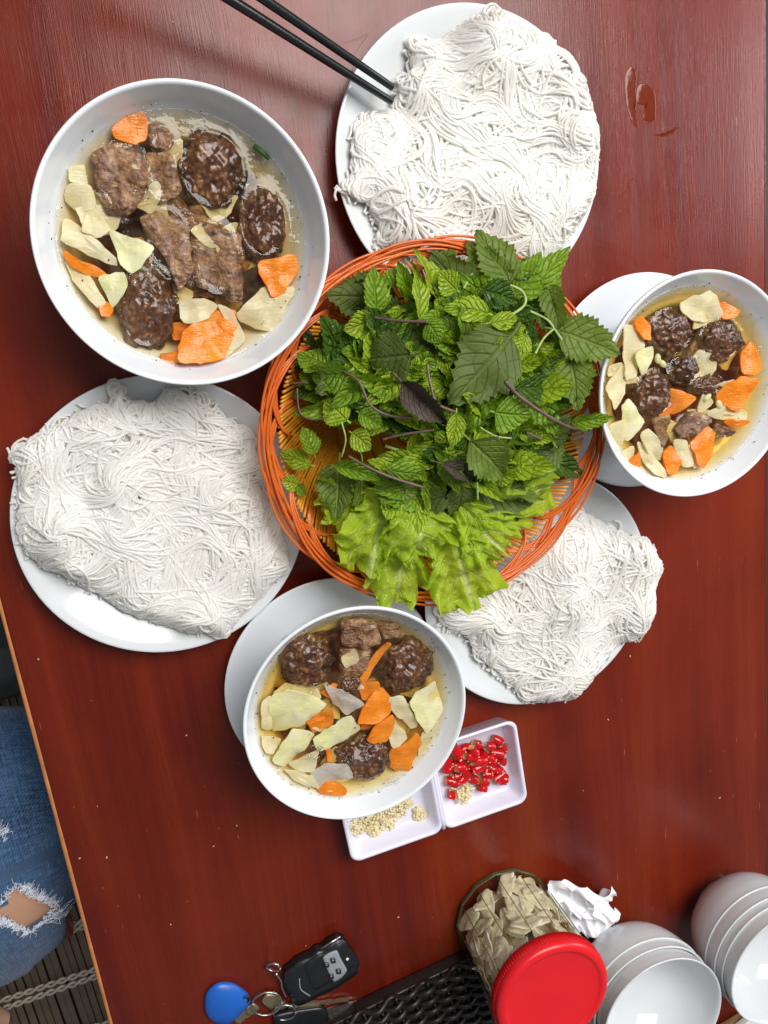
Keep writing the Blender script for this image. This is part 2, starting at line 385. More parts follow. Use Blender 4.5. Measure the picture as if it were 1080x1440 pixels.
def tube(path, r, sides=6, closed=False, cap=True):
    P = np.asarray(path, float); n = len(P)
    R = np.full(n, r, float) if np.isscalar(r) else np.asarray(r, float)
    T = (np.roll(P, -1, 0) - np.roll(P, 1, 0)) if closed else np.gradient(P, axis=0)
    T /= np.linalg.norm(T, axis=1)[:, None] + 1e-9
    up = np.array([0, 0, 1.0]) if abs(T[0][2]) < .9 else np.array([1.0, 0, 0])
    U = np.zeros_like(P); u = up - T[0] * (up @ T[0]); u /= np.linalg.norm(u); U[0] = u
    for i in range(1, n):
        u = U[i - 1] - T[i] * (U[i - 1] @ T[i]); U[i] = u / (np.linalg.norm(u) + 1e-9)
    W = np.cross(T, U); a = np.linspace(0, 2 * math.pi, sides, endpoint=False)
    V = P[:, None] + R[:, None, None] * (np.cos(a)[None, :, None] * U[:, None] + np.sin(a)[None, :, None] * W[:, None])
    m = n if closed else n - 1
    i = np.arange(m)[:, None]; j = np.arange(sides)[None, :]; i2 = (i + 1) % n; j2 = (j + 1) % sides
    F = np.stack([i * sides + j, i * sides + j2, i2 * sides + j2, i2 * sides + j], -1).reshape(-1, 4)
    V = V.reshape(-1, 3)
    if not cap or closed: return V, F
    F = [tuple(f) for f in F.tolist()]; F.append(tuple(range(sides))[::-1]); F.append(tuple(range((n - 1) * sides, n * sides)))
    return V, F

def join(parts):
    V, F, o = [], [], 0
    arr = all(isinstance(f, np.ndarray) for _, f in parts)
    for v, f in parts:
        v = np.asarray(v)
        V.append(v)
        if arr: F.append(f + o)
        else: F += [tuple(int(x) + o for x in q) for q in f]
        o += len(v)
    return np.concatenate(V), (np.concatenate(F) if arr else F)

def smooth_path(pts, n=24, closed=False):
    P = np.asarray(pts, float); k = len(P)
    out = []
    segs = k if closed else k - 1
    for s in np.linspace(0, segs, n, endpoint=not closed):
        i = min(int(s), segs - 1); t = s - i
        g = (lambda q: P[q % k]) if closed else (lambda q: P[max(0, min(k - 1, q))])
        p0, p1, p2, p3 = g(i - 1), g(i), g(i + 1), g(i + 2)
        out.append(.5 * ((2 * p1) + (-p0 + p2) * t + (2 * p0 - 5 * p1 + 4 * p2 - p3) * t * t + (-p0 + 3 * p1 - 3 * p2 + p3) * t ** 3))
    return np.array(out)

def box(c, s, rz=0, bev=.1):
    bm = bmesh.new(); bmesh.ops.create_cube(bm, size=1)
    for v in bm.verts: v.co = Vector((v.co.x * s[0], v.co.y * s[1], v.co.z * s[2]))
    if bev: bmesh.ops.bevel(bm, geom=bm.edges[:], offset=bev, segments=3, affect='EDGES', profile=.5)
    R = Matrix.Rotation(rz, 3, 'Z')
    V = [tuple(R @ v.co + Vector(c)) for v in bm.verts]; bm.verts.index_update(); F = [tuple(v.index for v in f.verts) for f in bm.faces]; bm.free()
    return V, F

def slab(poly, z, th, bulge=.0, tilt=(0, 0), wav=.05, seed=0, rings=3, bend=0.0):
    """rounded slice: closed outline (world xy), thickness, soft edges, slight waviness"""
    P = np.array([p[:2] for p in poly], float)
    sz_ = np.ptp(P, axis=0).max()
    for it in range(2):                                       # clip the corners a little, keep the cut sides straight
        Q = []
        for a_, b_ in zip(P, np.roll(P, -1, 0)): t_ = .13 if it == 0 else .25; Q += [a_ * (1 - t_) + b_ * t_, a_ * t_ + b_ * (1 - t_)]
        P = np.array(Q)
    Q = []
    for a_, b_ in zip(P, np.roll(P, -1, 0)):
        m_ = max(1, int(np.linalg.norm(b_ - a_) / .3))
        Q += [a_ * (1 - t_ / m_) + b_ * t_ / m_ for t_ in range(m_)]
    P = np.array(Q); c = P.mean(0)
    P = np.array([q + (q - c) / (np.linalg.norm(q - c) + .01) * .11 * sz_ ** .5 * (noise.noise(Vector((q[0] * 1.1, q[1] * 1.1, seed))) + .5 * noise.noise(Vector((q[0] * 3.2, q[1] * 3.2, seed)))) for q in P]) if wav else P
    n = len(P); V = []; F = []
    e = min(th * .2, .04)
    prof = [(0, th / 2)] + [(t, th / 2) for t in (.35, .7)] + [('e', th / 2), ('o', th * .25), ('o', -th * .25), ('e', -th / 2)] + [(t, -th / 2) for t in (.7, .35)] + [(0, -th / 2)]
    rr = np.linalg.norm(P - c, axis=1)
    dirx = rnd.uniform(0, 6.28)
    for t, zz in prof[1:-1]:
        for q in range(n):
            if t == 'e': f = max(.2, 1 - e / max(rr[q], .2))
            elif t == 'o': f = 1
            else: f = t * (1 - e / max(rr[q], .2))
            x, y = c + (P[q] - c) * f
            dx, dy = x - c[0], y - c[1]
            w = wav * noise.noise(Vector((x * .9, y * .9, seed * 3.7)))
            b = bend * (dx * math.cos(dirx) + dy * math.sin(dirx)) ** 2
            V.append((x, y, z + zz + dx * tilt[0] + dy * tilt[1] + w + b))
    k = len(prof) - 2
    top = len(V); V.append((c[0], c[1], z + th / 2)); bot = len(V); V.append((c[0], c[1], z - th / 2))
    for r in range(k - 1):
        for q in range(n):
            q2 = (q + 1) % n; F.append((r * n + q, (r + 1) * n + q, (r + 1) * n + q2, r * n + q2))
    for q in range(n):
        q2 = (q + 1) % n; F.append((top, q, q2)); F.append((bot, (k - 1) * n + q2, (k - 1) * n + q))
    return V, F

_ico = {}
def ico(sub):
    if sub not in _ico:
        bm = bmesh.new(); bmesh.ops.create_icosphere(bm, subdivisions=sub, radius=1)
        _ico[sub] = (np.array([v.co[:] for v in bm.verts]), np.array([[v.index for v in f.verts] for f in bm.faces])); bm.free()
    return _ico[sub]

def lump(c, r, seed, sub=4, amp=.12, freq=1.6, fine=.05, rot=0):
    V, F = ico(sub); out = np.empty_like(V)
    sx, sy, sz = r; cr, sr = math.cos(rot), math.sin(rot); off = Vector((seed * 7.1, seed * 3.3, seed * 5.7))
    for i, v in enumerate(V):
        p = Vector(v)
        d = 1 + amp * noise.noise(p * freq + off) + fine * noise.noise(p * freq * 3.4 + off) - fine * 1.1 * (noise.voronoi(p * 3.3 + off)[0][0] - .25) * (1 if sub >= 4 else 0)
        x, y, z = v[0] * sx * d, v[1] * sy * d, v[2] * sz * d
        out[i] = (c[0] + x * cr - y * sr, c[1] + x * sr + y * cr, c[2] + z)
    return out, F

# ------------------------------------------------------------------ table, floor, mat
ANG = math.radians(7.4)                                   # table grain runs 7.4 deg off the picture's vertical
gx, gy = math.sin(ANG), -math.cos(ANG)                    # along the grain, towards the bottom of the picture
nx_, ny_ = math.cos(ANG), math.sin(ANG)                   # across the grain, to the right
Lp = (at(0, 862)[:2] + at(160, 1440)[:2]) / 2 ; Rp = at(1078, 1205)[:2]
wL = Lp[0] * nx_ + Lp[1] * ny_; wR = Rp[0] * nx_ + Rp[1] * ny_
def tp(a, b, z=0):  # a across, b along
    return (a * nx_ + b * gx, a * ny_ + b * gy, z)
table = thing('dining_table', tp((wL + wR) / 2, 20, -40), 'red lacquered wooden table carrying all the dishes', 'table')
th = 2.6
mid = tp((wL + wR) / 2, 20, 0)
tv, tf = box((0, 0, -th / 2), (wR - wL, 200, th), 0, .25)
top = mk('tabletop', tv, tf, 'wood', None, (0, 0, 0)); top.parent = table
top.location = (Vector(mid) - Vector(table['_o'])) * S; top.rotation_euler = (0, 0, ANG)
# worn pale band along both long edges
for s, w in ((-1, wL), (1, wR)):
    v, f = tube([tp(w + s * .02, b, -.26) for b in np.linspace(-78, 118, 60)], [.24 + .06 * noise.noise(Vector((b * .2, s, 0))) for b in np.linspace(-78, 118, 60)], 8)
    mk('edge_band', v, f, 'edge' if s < 0 else 'wood', table)
for a in (wL + 6, wR - 6):
    for b in (-70, 112):
        v, f = box(tp(a, b, -21.4), (5, 5, 37), ANG, .3); mk('leg', v, f, 'wood', table)
FZ = -40.0
v, f = box((25, -30, FZ - 2), (400, 400, 1.6), 0, 0)
mk('floor', v, f, 'floor', label='dark floor under the reed mat', kind='structure')
matO = thing('reed_mat', (0, -50, FZ), 'grey brown reed mat with cream cords on the floor under the table', 'mat')
mdir = math.radians(10)
sv, sf = box((0, 0, 0), (.92, 110, .5), 0, .18)
slat0 = None
for i in range(40):
    a = -42 + i * 1.02; c = Vector((a * math.cos(mdir) , -60 + a * math.sin(mdir), FZ + .25 + .06 * math.sin(i * 2.1)))
    if slat0 is None:
        slat0 = mk('slat', sv, sf, 'slat', None, (0, 0, 0)); me_sl = slat0.data; bpy.data.objects.remove(slat0); slat0 = True
    inst('slat', me_sl, Matrix.Translation(c) @ Matrix.Rotation(mdir + rnd.uniform(-.004, .004), 4, 'Z'), matO)
def mat_cord(pa, pb, off):
    A, B = at(*pa, FZ + .8), at(*pb, FZ + .8); d = B - A; L = np.linalg.norm(d); d /= L; nn = np.array([-d[1], d[0], 0])
    ts = np.linspace(-6, L + 14, 110)
    for k in range(2):
        P = [A + d * t + nn * (off + .28 * math.sin(t * 2.2 + k * math.pi)) + np.array([0, 0, .18 * math.cos(t * 2.2 + k * math.pi)]) for t in ts]
        vv, ff = tube(P, .2, 6); mk('cord', vv, ff, 'cord', matO)
mat_cord((0, 1408), (138, 1362), 0); mat_cord((0, 1420), (138, 1372), 0)
mat_cord((92, 1304), (118, 1295), 0); mat_cord((92, 1312), (118, 1303), 0); mat_cord((140, 1442), (165, 1436), 0)
# low red stool whose corner shows past the knee
sc = at(93, 1328, -31)
sd = math.radians(12)
stool = thing('low_stool', (sc[0] - 9, sc[1] + 9, FZ), 'dark red wooden stool corner on the mat beside the ripped knee', 'stool')
v, f = box((sc[0] - 9.5, sc[1] + 7.0, -32), (18, 16, 2.2), sd, .25); mk('seat', v, f, 'wood', stool)
for a in (-7, 7):
    for b in (-6, 6):
        v, f = box((sc[0] - 9.5 + a * math.cos(sd) - b * math.sin(sd), sc[1] + 7 + a * math.sin(sd) + b * math.cos(sd), -36.3), (2.2, 2.2, 6.4), sd, .15); mk('leg', v, f, 'wood', stool)
cc = at(-6, 915, -20)
v, f = lump((cc[0] - 8, cc[1] + 2, -33), (13, 10, 6.5), 3, 4, .12, 1.4, .03)
mk('floor_cushion', v, f, 'cushion', label='dark grey cloth cushion on the floor by the table edge', cat='cushion')
v, f = lump((cc[0] - 6, cc[1] - 4.5, -25), (11, 3.2, 2.0), 5, 4, .2, 2, .03)
mk('folded_cloth', v, f, 'cushion', label='grey folded cloth lying above the jeans at the table edge', cat='cloth')

# ------------------------------------------------------------------ person: one leg in ripped jeans beside the table
def leg_surface(path, radii, n=40, k=44):
    P = smooth_path(path, n); Rr = smooth_path(np.array([[r, q, 0] for r, q in radii]), n)
    T = np.gradient(P, axis=0); T /= np.linalg.norm(T, axis=1)[:, None]
    V = np.zeros((n, k, 3)); UV = np.zeros((n, k, 2)); up = np.array([0, 0, 1.0])
    ln = np.concatenate([[0], np.cumsum(np.linalg.norm(np.diff(P, axis=0), axis=1))])
    for i in range(n):
        U = up - T[i] * (up @ T[i]); U /= np.linalg.norm(U); W = np.cross(T[i], U)
        for j in range(k):
            a = 2 * math.pi * j / k
            V[i, j] = P[i] + Rr[i, 0] * math.sin(a) * W + Rr[i, 1] * math.cos(a) * U
            UV[i, j] = (a / 6.283 * 50, ln[i])
    return V, UV
hip = at(-330, 1250, -13); th1 = at(-100, 1208, -13.5); kn0 = at(0, 1176, -14); kn1 = at(70, 1160, -17); sh1 = at(0, 1240, -24); sh2 = at(-90, 1340, -30); foot = at(-70, 1430, -35)
V, UV = leg_surface([hip, th1, kn0, at(70, 1150, -15), at(125, 1140, -16), at(165, 1135, -17.5)], [(15, 8.5), (15, 8), (14.2, 7.6), (11.8, 6.8), (8.5, 5.4), (3.5, 2.4)], 70, 72)
def wrinkle(V, amp=.25):
    W = V.copy()
    for idx in np.ndindex(V.shape[:2]):
        p = Vector(V[idx]); W[idx] = V[idx] + np.array([0, 0, 1]) * amp * (noise.noise(p * .22) * 1.6 + noise.noise(p * .7) * .5)
    return W
hole_c = at(37, 1262, -8.6); tear2 = at(-6, 1170, -7)
body = (V - V.mean(1, keepdims=True)) * .955 + V.mean(1, keepdims=True)
n, k = body.shape[:2]
def gridfaces(n, k, wrap=True):
    i = np.arange(n - 1)[:, None]; j = np.arange(k if wrap else k - 1)[None, :]; j2 = (j + 1) % k
    return np.stack([i * k + j, i * k + j2, (i + 1) * k + j2, (i + 1) * k + j], -1).reshape(-1, 4)
bparts = [(body.reshape(-1, 3), gridfaces(n, k))]
shin = leg_surface([kn1, sh1, sh2, foot, at(-20, 1436, -36.5), at(12, 1434, -37)], [(5, 5), (5.2, 5), (4.2, 4.2), (3.2, 3), (2.6, 2.2), (.9, .8)], 40, 28)[0]
bparts.append((shin.reshape(-1, 3), gridfaces(40, 28)))
bv, bf = join(bparts)
person = mk('person', bv, bf, 'skin', None, (hip[0], hip[1], FZ), label='seated person in ripped blue jeans, one knee beside the table', cat='person')
jv = wrinkle(V); F = gridfaces(n, k); C = jv.reshape(-1, 3)[F].mean(1)
hd = np.array([math.cos(math.radians(-52)), math.sin(math.radians(-52))]); hn = np.array([-hd[1], hd[0]])
rel = C[:, :2] - hole_c[:2]; da = rel @ hd; db = rel @ hn
jag = np.array([.25 * noise.noise(Vector((a * 2.5, b * 2.5, 0))) for a, b in zip(da, db)])
inhole = (np.abs(da) < 2.25 + jag) & (np.abs(db) < 1.55 + jag) & (C[:, 2] > -14)
mk('jeans', jv.reshape(-1, 3), F[~inhole], 'denim', person, uv=UV.reshape(-1, 2), label='faded blue denim jeans torn open at the knee')
# frayed threads round the tear
def topz(x, y):
    q = jv.reshape(-1, 3); d = (q[:, 0] - x) ** 2 + (q[:, 1] - y) ** 2; d = np.where(q[:, 2] > -15, d, 1e9); return q[np.argmin(d), 2]
fr = []
def fray(c2, ha, hb, num, ln):
    for i in range(num):
        side = rnd.choice((-1, 1, -1, 1, 0))
        if side: a0 = rnd.uniform(-ha, ha); b0 = side * (hb + rnd.uniform(-.25, .3)); da_, db_ = rnd.gauss(0, .35), side * rnd.uniform(-.4, 1)
        else: a0 = rnd.choice((-1, 1)) * (ha + rnd.uniform(-.2, .3)); b0 = rnd.uniform(-hb, hb); da_, db_ = math.copysign(rnd.uniform(.1, 1), a0), rnd.gauss(0, .5)
        p = np.array(c2[:2]) + hd * a0 + hn * b0; L = rnd.uniform(.4, ln); P = []
        ph = rnd.uniform(0, 6)
        for t in np.linspace(0, 1, 6):
            q = p + (hd * da_ + hn * db_) * L * t + hn * .12 * math.sin(t * 6 + ph); P.append((q[0], q[1], topz(q[0], q[1]) + .12 + .16 * math.sin(t * 3.1)))
        fr.append(tube(P, .022, 4, cap=False))
fray(hole_c, 2.25, 1.55, 520, .85); fray(tear2, .8, .4, 90, .6)
p0 = hole_c[:2] + hd * 2.2
for i in range(22):
    e = at(100 + rnd.uniform(-12, 6), 1262 + rnd.uniform(-10, 14), -11)[:2]; P = []
    st = p0 + hn * rnd.uniform(-1.2, 1.2)
    for t in np.linspace(0, 1, 8):
        q = st * (1 - t) + e * t + hn * .3 * math.sin(t * 5 + i); P.append((q[0], q[1], topz(q[0], q[1]) + .16))
    fr.append(tube(P, .024, 4, cap=False))
fv, ff = join(fr); mk('frayed_threads', fv, ff, 'thread', person, kind='stuff')

# ------------------------------------------------------------------ crockery
def plate(name, c, R, h, label, group, mat='plate'):
    pr = [(0.01, .35), (R * .50, .35), (R * .53, 0.02), (R * .57, .02), (R * .60, .3), (R * .8, h * .50), (R * .94, h * .86), (R - .08, h - .10), (R, h - .02), (R - .05, h + .05), (R - .22, h + .03),
          (R * .93, h * .94), (R * .80, h * .62), (R * .66, h * .40), (R * .60, .58), (R * .50, .50), (R * .2, .48), (0.01, .48)]
    v, f = lathe(pr, 96, (c[0], c[1], c[2]))
    return mk(name, v, f, mat, None, (c[0], c[1], c[2]), label=label, cat='plate' if R > 10 else 'saucer', group=group)
PLR = 10.75
def ctr(px, py, z): p = at(px, py, z); return p
CP = {'top': np.array([25.36, 11.57, 0]), 'left': np.array([1.04, -14.85, 0]), 'br': np.array([32.66, -23.66, 0])}
plate('plate', CP['top'], PLR, 2.2, 'round white plate of noodles under the chopstick tips', 'white plates of rice noodles')
plate('plate', CP['left'], PLR, 2.2, 'round white plate of noodles nearest the table edge and jeans', 'white plates of rice noodles')
plate('plate', CP['br'], PLR, 2.2, 'round white plate of noodles half under the basket, beside the chili tray', 'white plates of rice noodles')
SC = {'bot': np.array([14.1, -30.1, 0]), 'right': np.array([41.85, -5.6, 0])}
plate('saucer', SC['bot'], 9.2, 1.6, 'white saucer under the soup bowl nearest the chili tray', 'white saucers under soup bowls', 'bowl')
plate('saucer', SC['right'], 9.25, 1.6, 'white saucer under the soup bowl touched by perilla leaves', 'white saucers under soup bowls', 'bowl')

def soup_bowl(c, R, h, rl, dl, foot, label):
    """rim radius R, height h; inner wall radius rl at depth dl below the rim"""
    zl = h - dl
    ins = [(R - .30, h - .10), ((R - .3 + rl) / 2 + .06, h - dl * .5), (rl, zl), (rl * .90, zl - .9), (rl * .78, zl - 1.9), (foot + .9, .95), (foot * .6, .62), (0.01, .58)]
    outs = [(0.01, .25), (foot - .35, .25), (foot - .3, 0), (foot, 0), (foot + .05, .35), (foot + 1.4, .85), (rl * .82, zl - 2.1), (rl * .95, zl - 1.0), (rl + .26, zl), ((R + rl) / 2 + .18, h - dl * .5), (R - .06, h - .35), (R, h - .12), (R - .05, h + .01), (R - .16, h + .03)]
    def fine(pts):
        P = smooth_path(np.array([[a, b, 0] for a, b in pts]), len(pts) * 5); return [(max(.01, p[0]), p[1]) for p in P]
    v, f = lathe(fine(outs) + fine(ins), 128, c)
    return mk('soup_bowl', v, f, 'bowl', None, c, label=label, cat='bowl', group='white soup bowls')
# big bowl stands on the table, medium bowls on the saucers
BB = dict(c=np.array([3.41, 4.86, 0.0]), R=9.3, h=8.5, rl=8.15, dl=2.4, foot=4.6)
BM = dict(c=np.array([SC['bot'][0] + .15, SC['bot'][1] + .55, .5]), R=8.75, h=8.7, rl=7.75, dl=1.35, foot=4.0)
BR = dict(c=np.array([SC['right'][0] + .25, SC['right'][1] + .25, .5]), R=8.85, h=8.7, rl=7.75, dl=1.35, foot=4.0)
soup_bowl(BB['c'], BB['R'], BB['h'], BB['rl'], BB['dl'], BB['foot'], 'largest white soup bowl standing directly on the table')
soup_bowl(BM['c'], BM['R'], BM['h'], BM['rl'], BM['dl'], BM['foot'], 'white soup bowl overlapping the chili tray, on a saucer')
soup_bowl(BR['c'], BR['R'], BR['h'], BR['rl'], BR['dl'], BR['foot'], 'white soup bowl on a saucer, touched by perilla leaves from the basket')

# ------------------------------------------------------------------ soup contents, outlines laid on the liquid level
def zoomB(x, y): return (20 + .42593 * x, 90 + .42593 * y)
def zoomM(x, y): return (300 + .35185 * x, 810 + .35185 * y)
def zoomR(x, y): return (780 + .27778 * x, 360 + .27778 * y)

def fill_bowl(B, zm, bname, broth_mat, carrots, papayas, porks, balls, radish=(), garlic=(), scallion=(), bubbles=(), specks=60):
    c = B['c']; zl = c[2] + B['h'] - B['dl']; rl = B['rl']
    W = lambda x, y, z=zl: at(*zm(x, y), z)
    rocks = []
    seed = {'big': 1, 'mid': 2, 'right': 3}[bname]
    place = {'big': 'in the largest bowl', 'mid': 'in the bowl by the chili tray', 'right': 'in the bowl beside the basket'}[bname]
    for i, (x, y, rx, ry, words) in enumerate(balls):
        p = W(x, y, zl + .1); sc_ = 1.0
        a = np.linalg.norm(W(x + rx, y) - W(x, y)); b = np.linalg.norm(W(x, y + ry) - W(x, y)); rz = min(a, b) * .72
        zc = zl - rz * .50
        v, f = lump((p[0], p[1], zc), (a * 1.0, b * 1.0, rz), seed * 10 + i, 5, .26, 1.6, .115)
        mk('meatball', v, f, 'meat', label=words + ' ' + place, cat='meatball', group='grilled meatballs in soup')
        rocks.append((p[0], p[1], a * .93, b * .93))
    for i, (poly, dz, words) in enumerate(porks):
        P = [W(*q) for q in poly]
        v, f = slab(P, zl + dz - .17, .6, wav=.62, seed=seed * 50 + i, tilt=(rnd.uniform(-.13, .13), rnd.uniform(-.13, .13)))
        mk('pork_slice', v, f, 'pork', label=words + ' ' + place, cat='pork slice', group='grilled pork slices in soup')
        if dz > -.3:
            Q = np.array(P)[:, :2]; m = Q.mean(0); rocks.append((m[0], m[1], np.ptp(Q[:, 0]) * .4, np.ptp(Q[:, 1]) * .4))
    kinds = (('carrot_slice', 'carrot', carrots, 'carrot'), ('papaya_slice', 'papaya', papayas, 'papaya'), ('radish_slice', 'radish', radish, 'radish'))
    for nm, mt, lst, cat in kinds:
        for i, item in enumerate(lst):
            poly, dz, words = item[:3]; mm = item[3] if len(item) > 3 else mt
            P = [W(*q) for q in poly]; m_ = sum(P) / len(P); P = [m_ + (q - m_) * 1.14 for q in P]
            v, f = slab(P, zl + dz * .8 - .03, nm == 'carrot_slice' and .22 or .15, wav=.34, seed=seed * 90 + i * 3 + len(nm), tilt=(rnd.uniform(-.20, .20), rnd.uniform(-.20, .20)), bend=rnd.uniform(-.05, .08))
            mk(nm, v, f, mm, sharp=True, label=words + ' ' + place, cat=cat, group=nm.replace('_', ' ') + 's in soup')
    for i in range(20):
        a = rnd.uniform(0, 6.28); q = (rl - 2.1) * math.sqrt(rnd.uniform(.05, 1)); cx_, cy_ = c[0] + q * math.cos(a), c[1] + q * math.sin(a); w = rnd.uniform(1.0, 1.9); nn = rnd.choice((3, 4, 4, 5)); a0 = rnd.uniform(0, 6)
        poly = [(cx_ + w * rnd.uniform(.7, 1.1) * math.cos(a0 + 6.283 * t / nn), cy_ + w * rnd.uniform(.55, 1) * math.sin(a0 + 6.283 * t / nn)) for t in range(nn)]
        isc = i % 5 == 3
        v, f = slab(poly, zl - rnd.choice((.2, .3, .5, .9, 1.4)), .16, wav=.3, seed=seed * 300 + i, tilt=(rnd.uniform(-.25, .25), rnd.uniform(-.25, .25)))
        mk('carrot_slice' if isc else 'papaya_slice', v, f, 'carrot' if isc else 'papaya', sharp=True, label=('carrot' if isc else 'papaya') + ' slice sunk under the broth surface ' + place, cat='carrot' if isc else 'papaya', group='sunken slices ' + place)
    for i in range(5):
        a = rnd.uniform(0, 6.28); q = rl * .45 * math.sqrt(rnd.random()); pp_ = (c[0] + q * math.cos(a), c[1] + q * math.sin(a))
        poly = [(pp_[0] + rnd.uniform(1.2, 2.2) * math.cos(t), pp_[1] + rnd.uniform(.9, 1.7) * math.sin(t)) for t in np.linspace(0, 6.28, 7)[:-1]]
        v, f = slab(poly, zl - rnd.uniform(.9, 1.8), .8, wav=.4, seed=seed * 700 + i)
        mk('pork_slice', v, f, 'pork', label='pork slice sunk under the broth surface ' + place, cat='pork slice', group='sunken pork ' + place)
    for i, (x, y) in enumerate(garlic):
        p = W(x, y); v, f = lump((p[0], p[1], zl + .05), (.42, .26, .2), 70 + i, 2, .1, 1, 0, rnd.uniform(0, 3))
        mk('garlic_piece', v, f, 'papaya_green', label='small pale garlic piece floating on the broth ' + place, cat='garlic', group='garlic pieces on broth')
    for i, (p1, p2) in enumerate(scallion):
        v, f = tube([W(*p1, zl + .05), W(*p2, zl + .05)], .16, 6); mk('scallion_bit', v, f, 'scallion', label='small green scallion bit floating at the broth edge ' + place, cat='scallion')
    # liquid: closed body with a meniscus at the wall and round everything that breaks the surface
    n, k = 160, 60; V = np.zeros((n, k, 3)); rr = np.linspace(0, 1, k) ** .8
    for i in range(n):
        a = 2 * math.pi * i / n
        for j in range(k):
            r = (rl - .015) * rr[j]; x, y = c[0] + r * math.cos(a), c[1] + r * math.sin(a)
            z = .10 * math.exp(-(rl - r) / .16) + .035 * noise.noise(Vector((x * .8, y * .8, seed)))
            for (qx, qy, qa, qb) in rocks:
                e = math.hypot((x - qx) / qa, (y - qy) / qb); dd = abs(e - 1) * min(qa, qb); z += .15 * math.exp(-dd / .16)
            V[i, j] = (x, y, zl + z - .04)
    zb = c[2]; hz = zl
    low = smooth_path(np.array([[rl + .06, hz - .06, 0], [rl * .90 + .1, hz - .9, 0], [rl * .78 + .1, hz - 1.95, 0], [B['foot'] + .9, zb + .84, 0], [B['foot'] * .6, zb + .48, 0], [.01, zb + .44, 0]]), 26)
    V = np.concatenate([V, np.stack([[(c[0] + max(.01, q[0]) * math.cos(2 * math.pi * i / n), c[1] + max(.01, q[0]) * math.sin(2 * math.pi * i / n), q[1]) for q in low] for i in range(n)])], 1); k = V.shape[1]
    F = [(i * k + j, i * k + j + 1, ((i + 1) % n) * k + j + 1, ((i + 1) % n) * k + j) for i in range(n) for j in range(k - 1)]
    broth = mk('broth', V.reshape(-1, 3), F, broth_mat, label='clear brown dipping broth filling ' + place[3:], cat='broth', group='broth in soup bowls')
    # foam bubbles and pepper specks ride on the broth
    bl = []
    for (x, y, rad, num) in bubbles:
        for i in range(num):
            a = rnd.uniform(0, 6.28); q = rad * math.sqrt(rnd.random()); p = W(x + q * math.cos(a), y + q * math.sin(a), zl + .35); r = rnd.choice((.07, .10, .13, .18, .25))
            v, f = ico(2); bl.append((v * r * np.array([1, 1, .8]) + np.array([p[0], p[1], zl + (.75 if num > 9 else .45)]), f))
    for i in range(46):
        a = rnd.gauss(0, .5) + rnd.choice((.8, 2.3, 4.0, 5.4)); p = (c[0] + (rl - .1 - abs(rnd.gauss(0, .12))) * math.cos(a), c[1] + (rl - .1) * math.sin(a)); r = rnd.choice((.05, .07, .10, .15))
        v, f = ico(2); bl.append((v * r + np.array([p[0], p[1], zl + .05]), f))
    v, f = join(bl); mk('bubbles', v, f, 'bubble', broth, kind='stuff')
    sp = []
    for i in range(specks):
        a = rnd.uniform(0, 6.28); q = rl * (math.sqrt(rnd.random()) if rnd.random() < .55 else rnd.uniform(.93, 1.04)); v, f = ico(1); r = rnd.uniform(.03, .075)
        zz = zl + .06 if q < rl else zl + (q - rl) * 2.2
        sp.append((v * r * np.array([1, rnd.uniform(.6, 1.3), .7]) + np.array([c[0] + q * math.cos(a), c[1] + q * math.sin(a), zz]), f))
    v, f = join(sp); mk('pepper_specks', v, f, 'pepper', broth, kind='stuff')

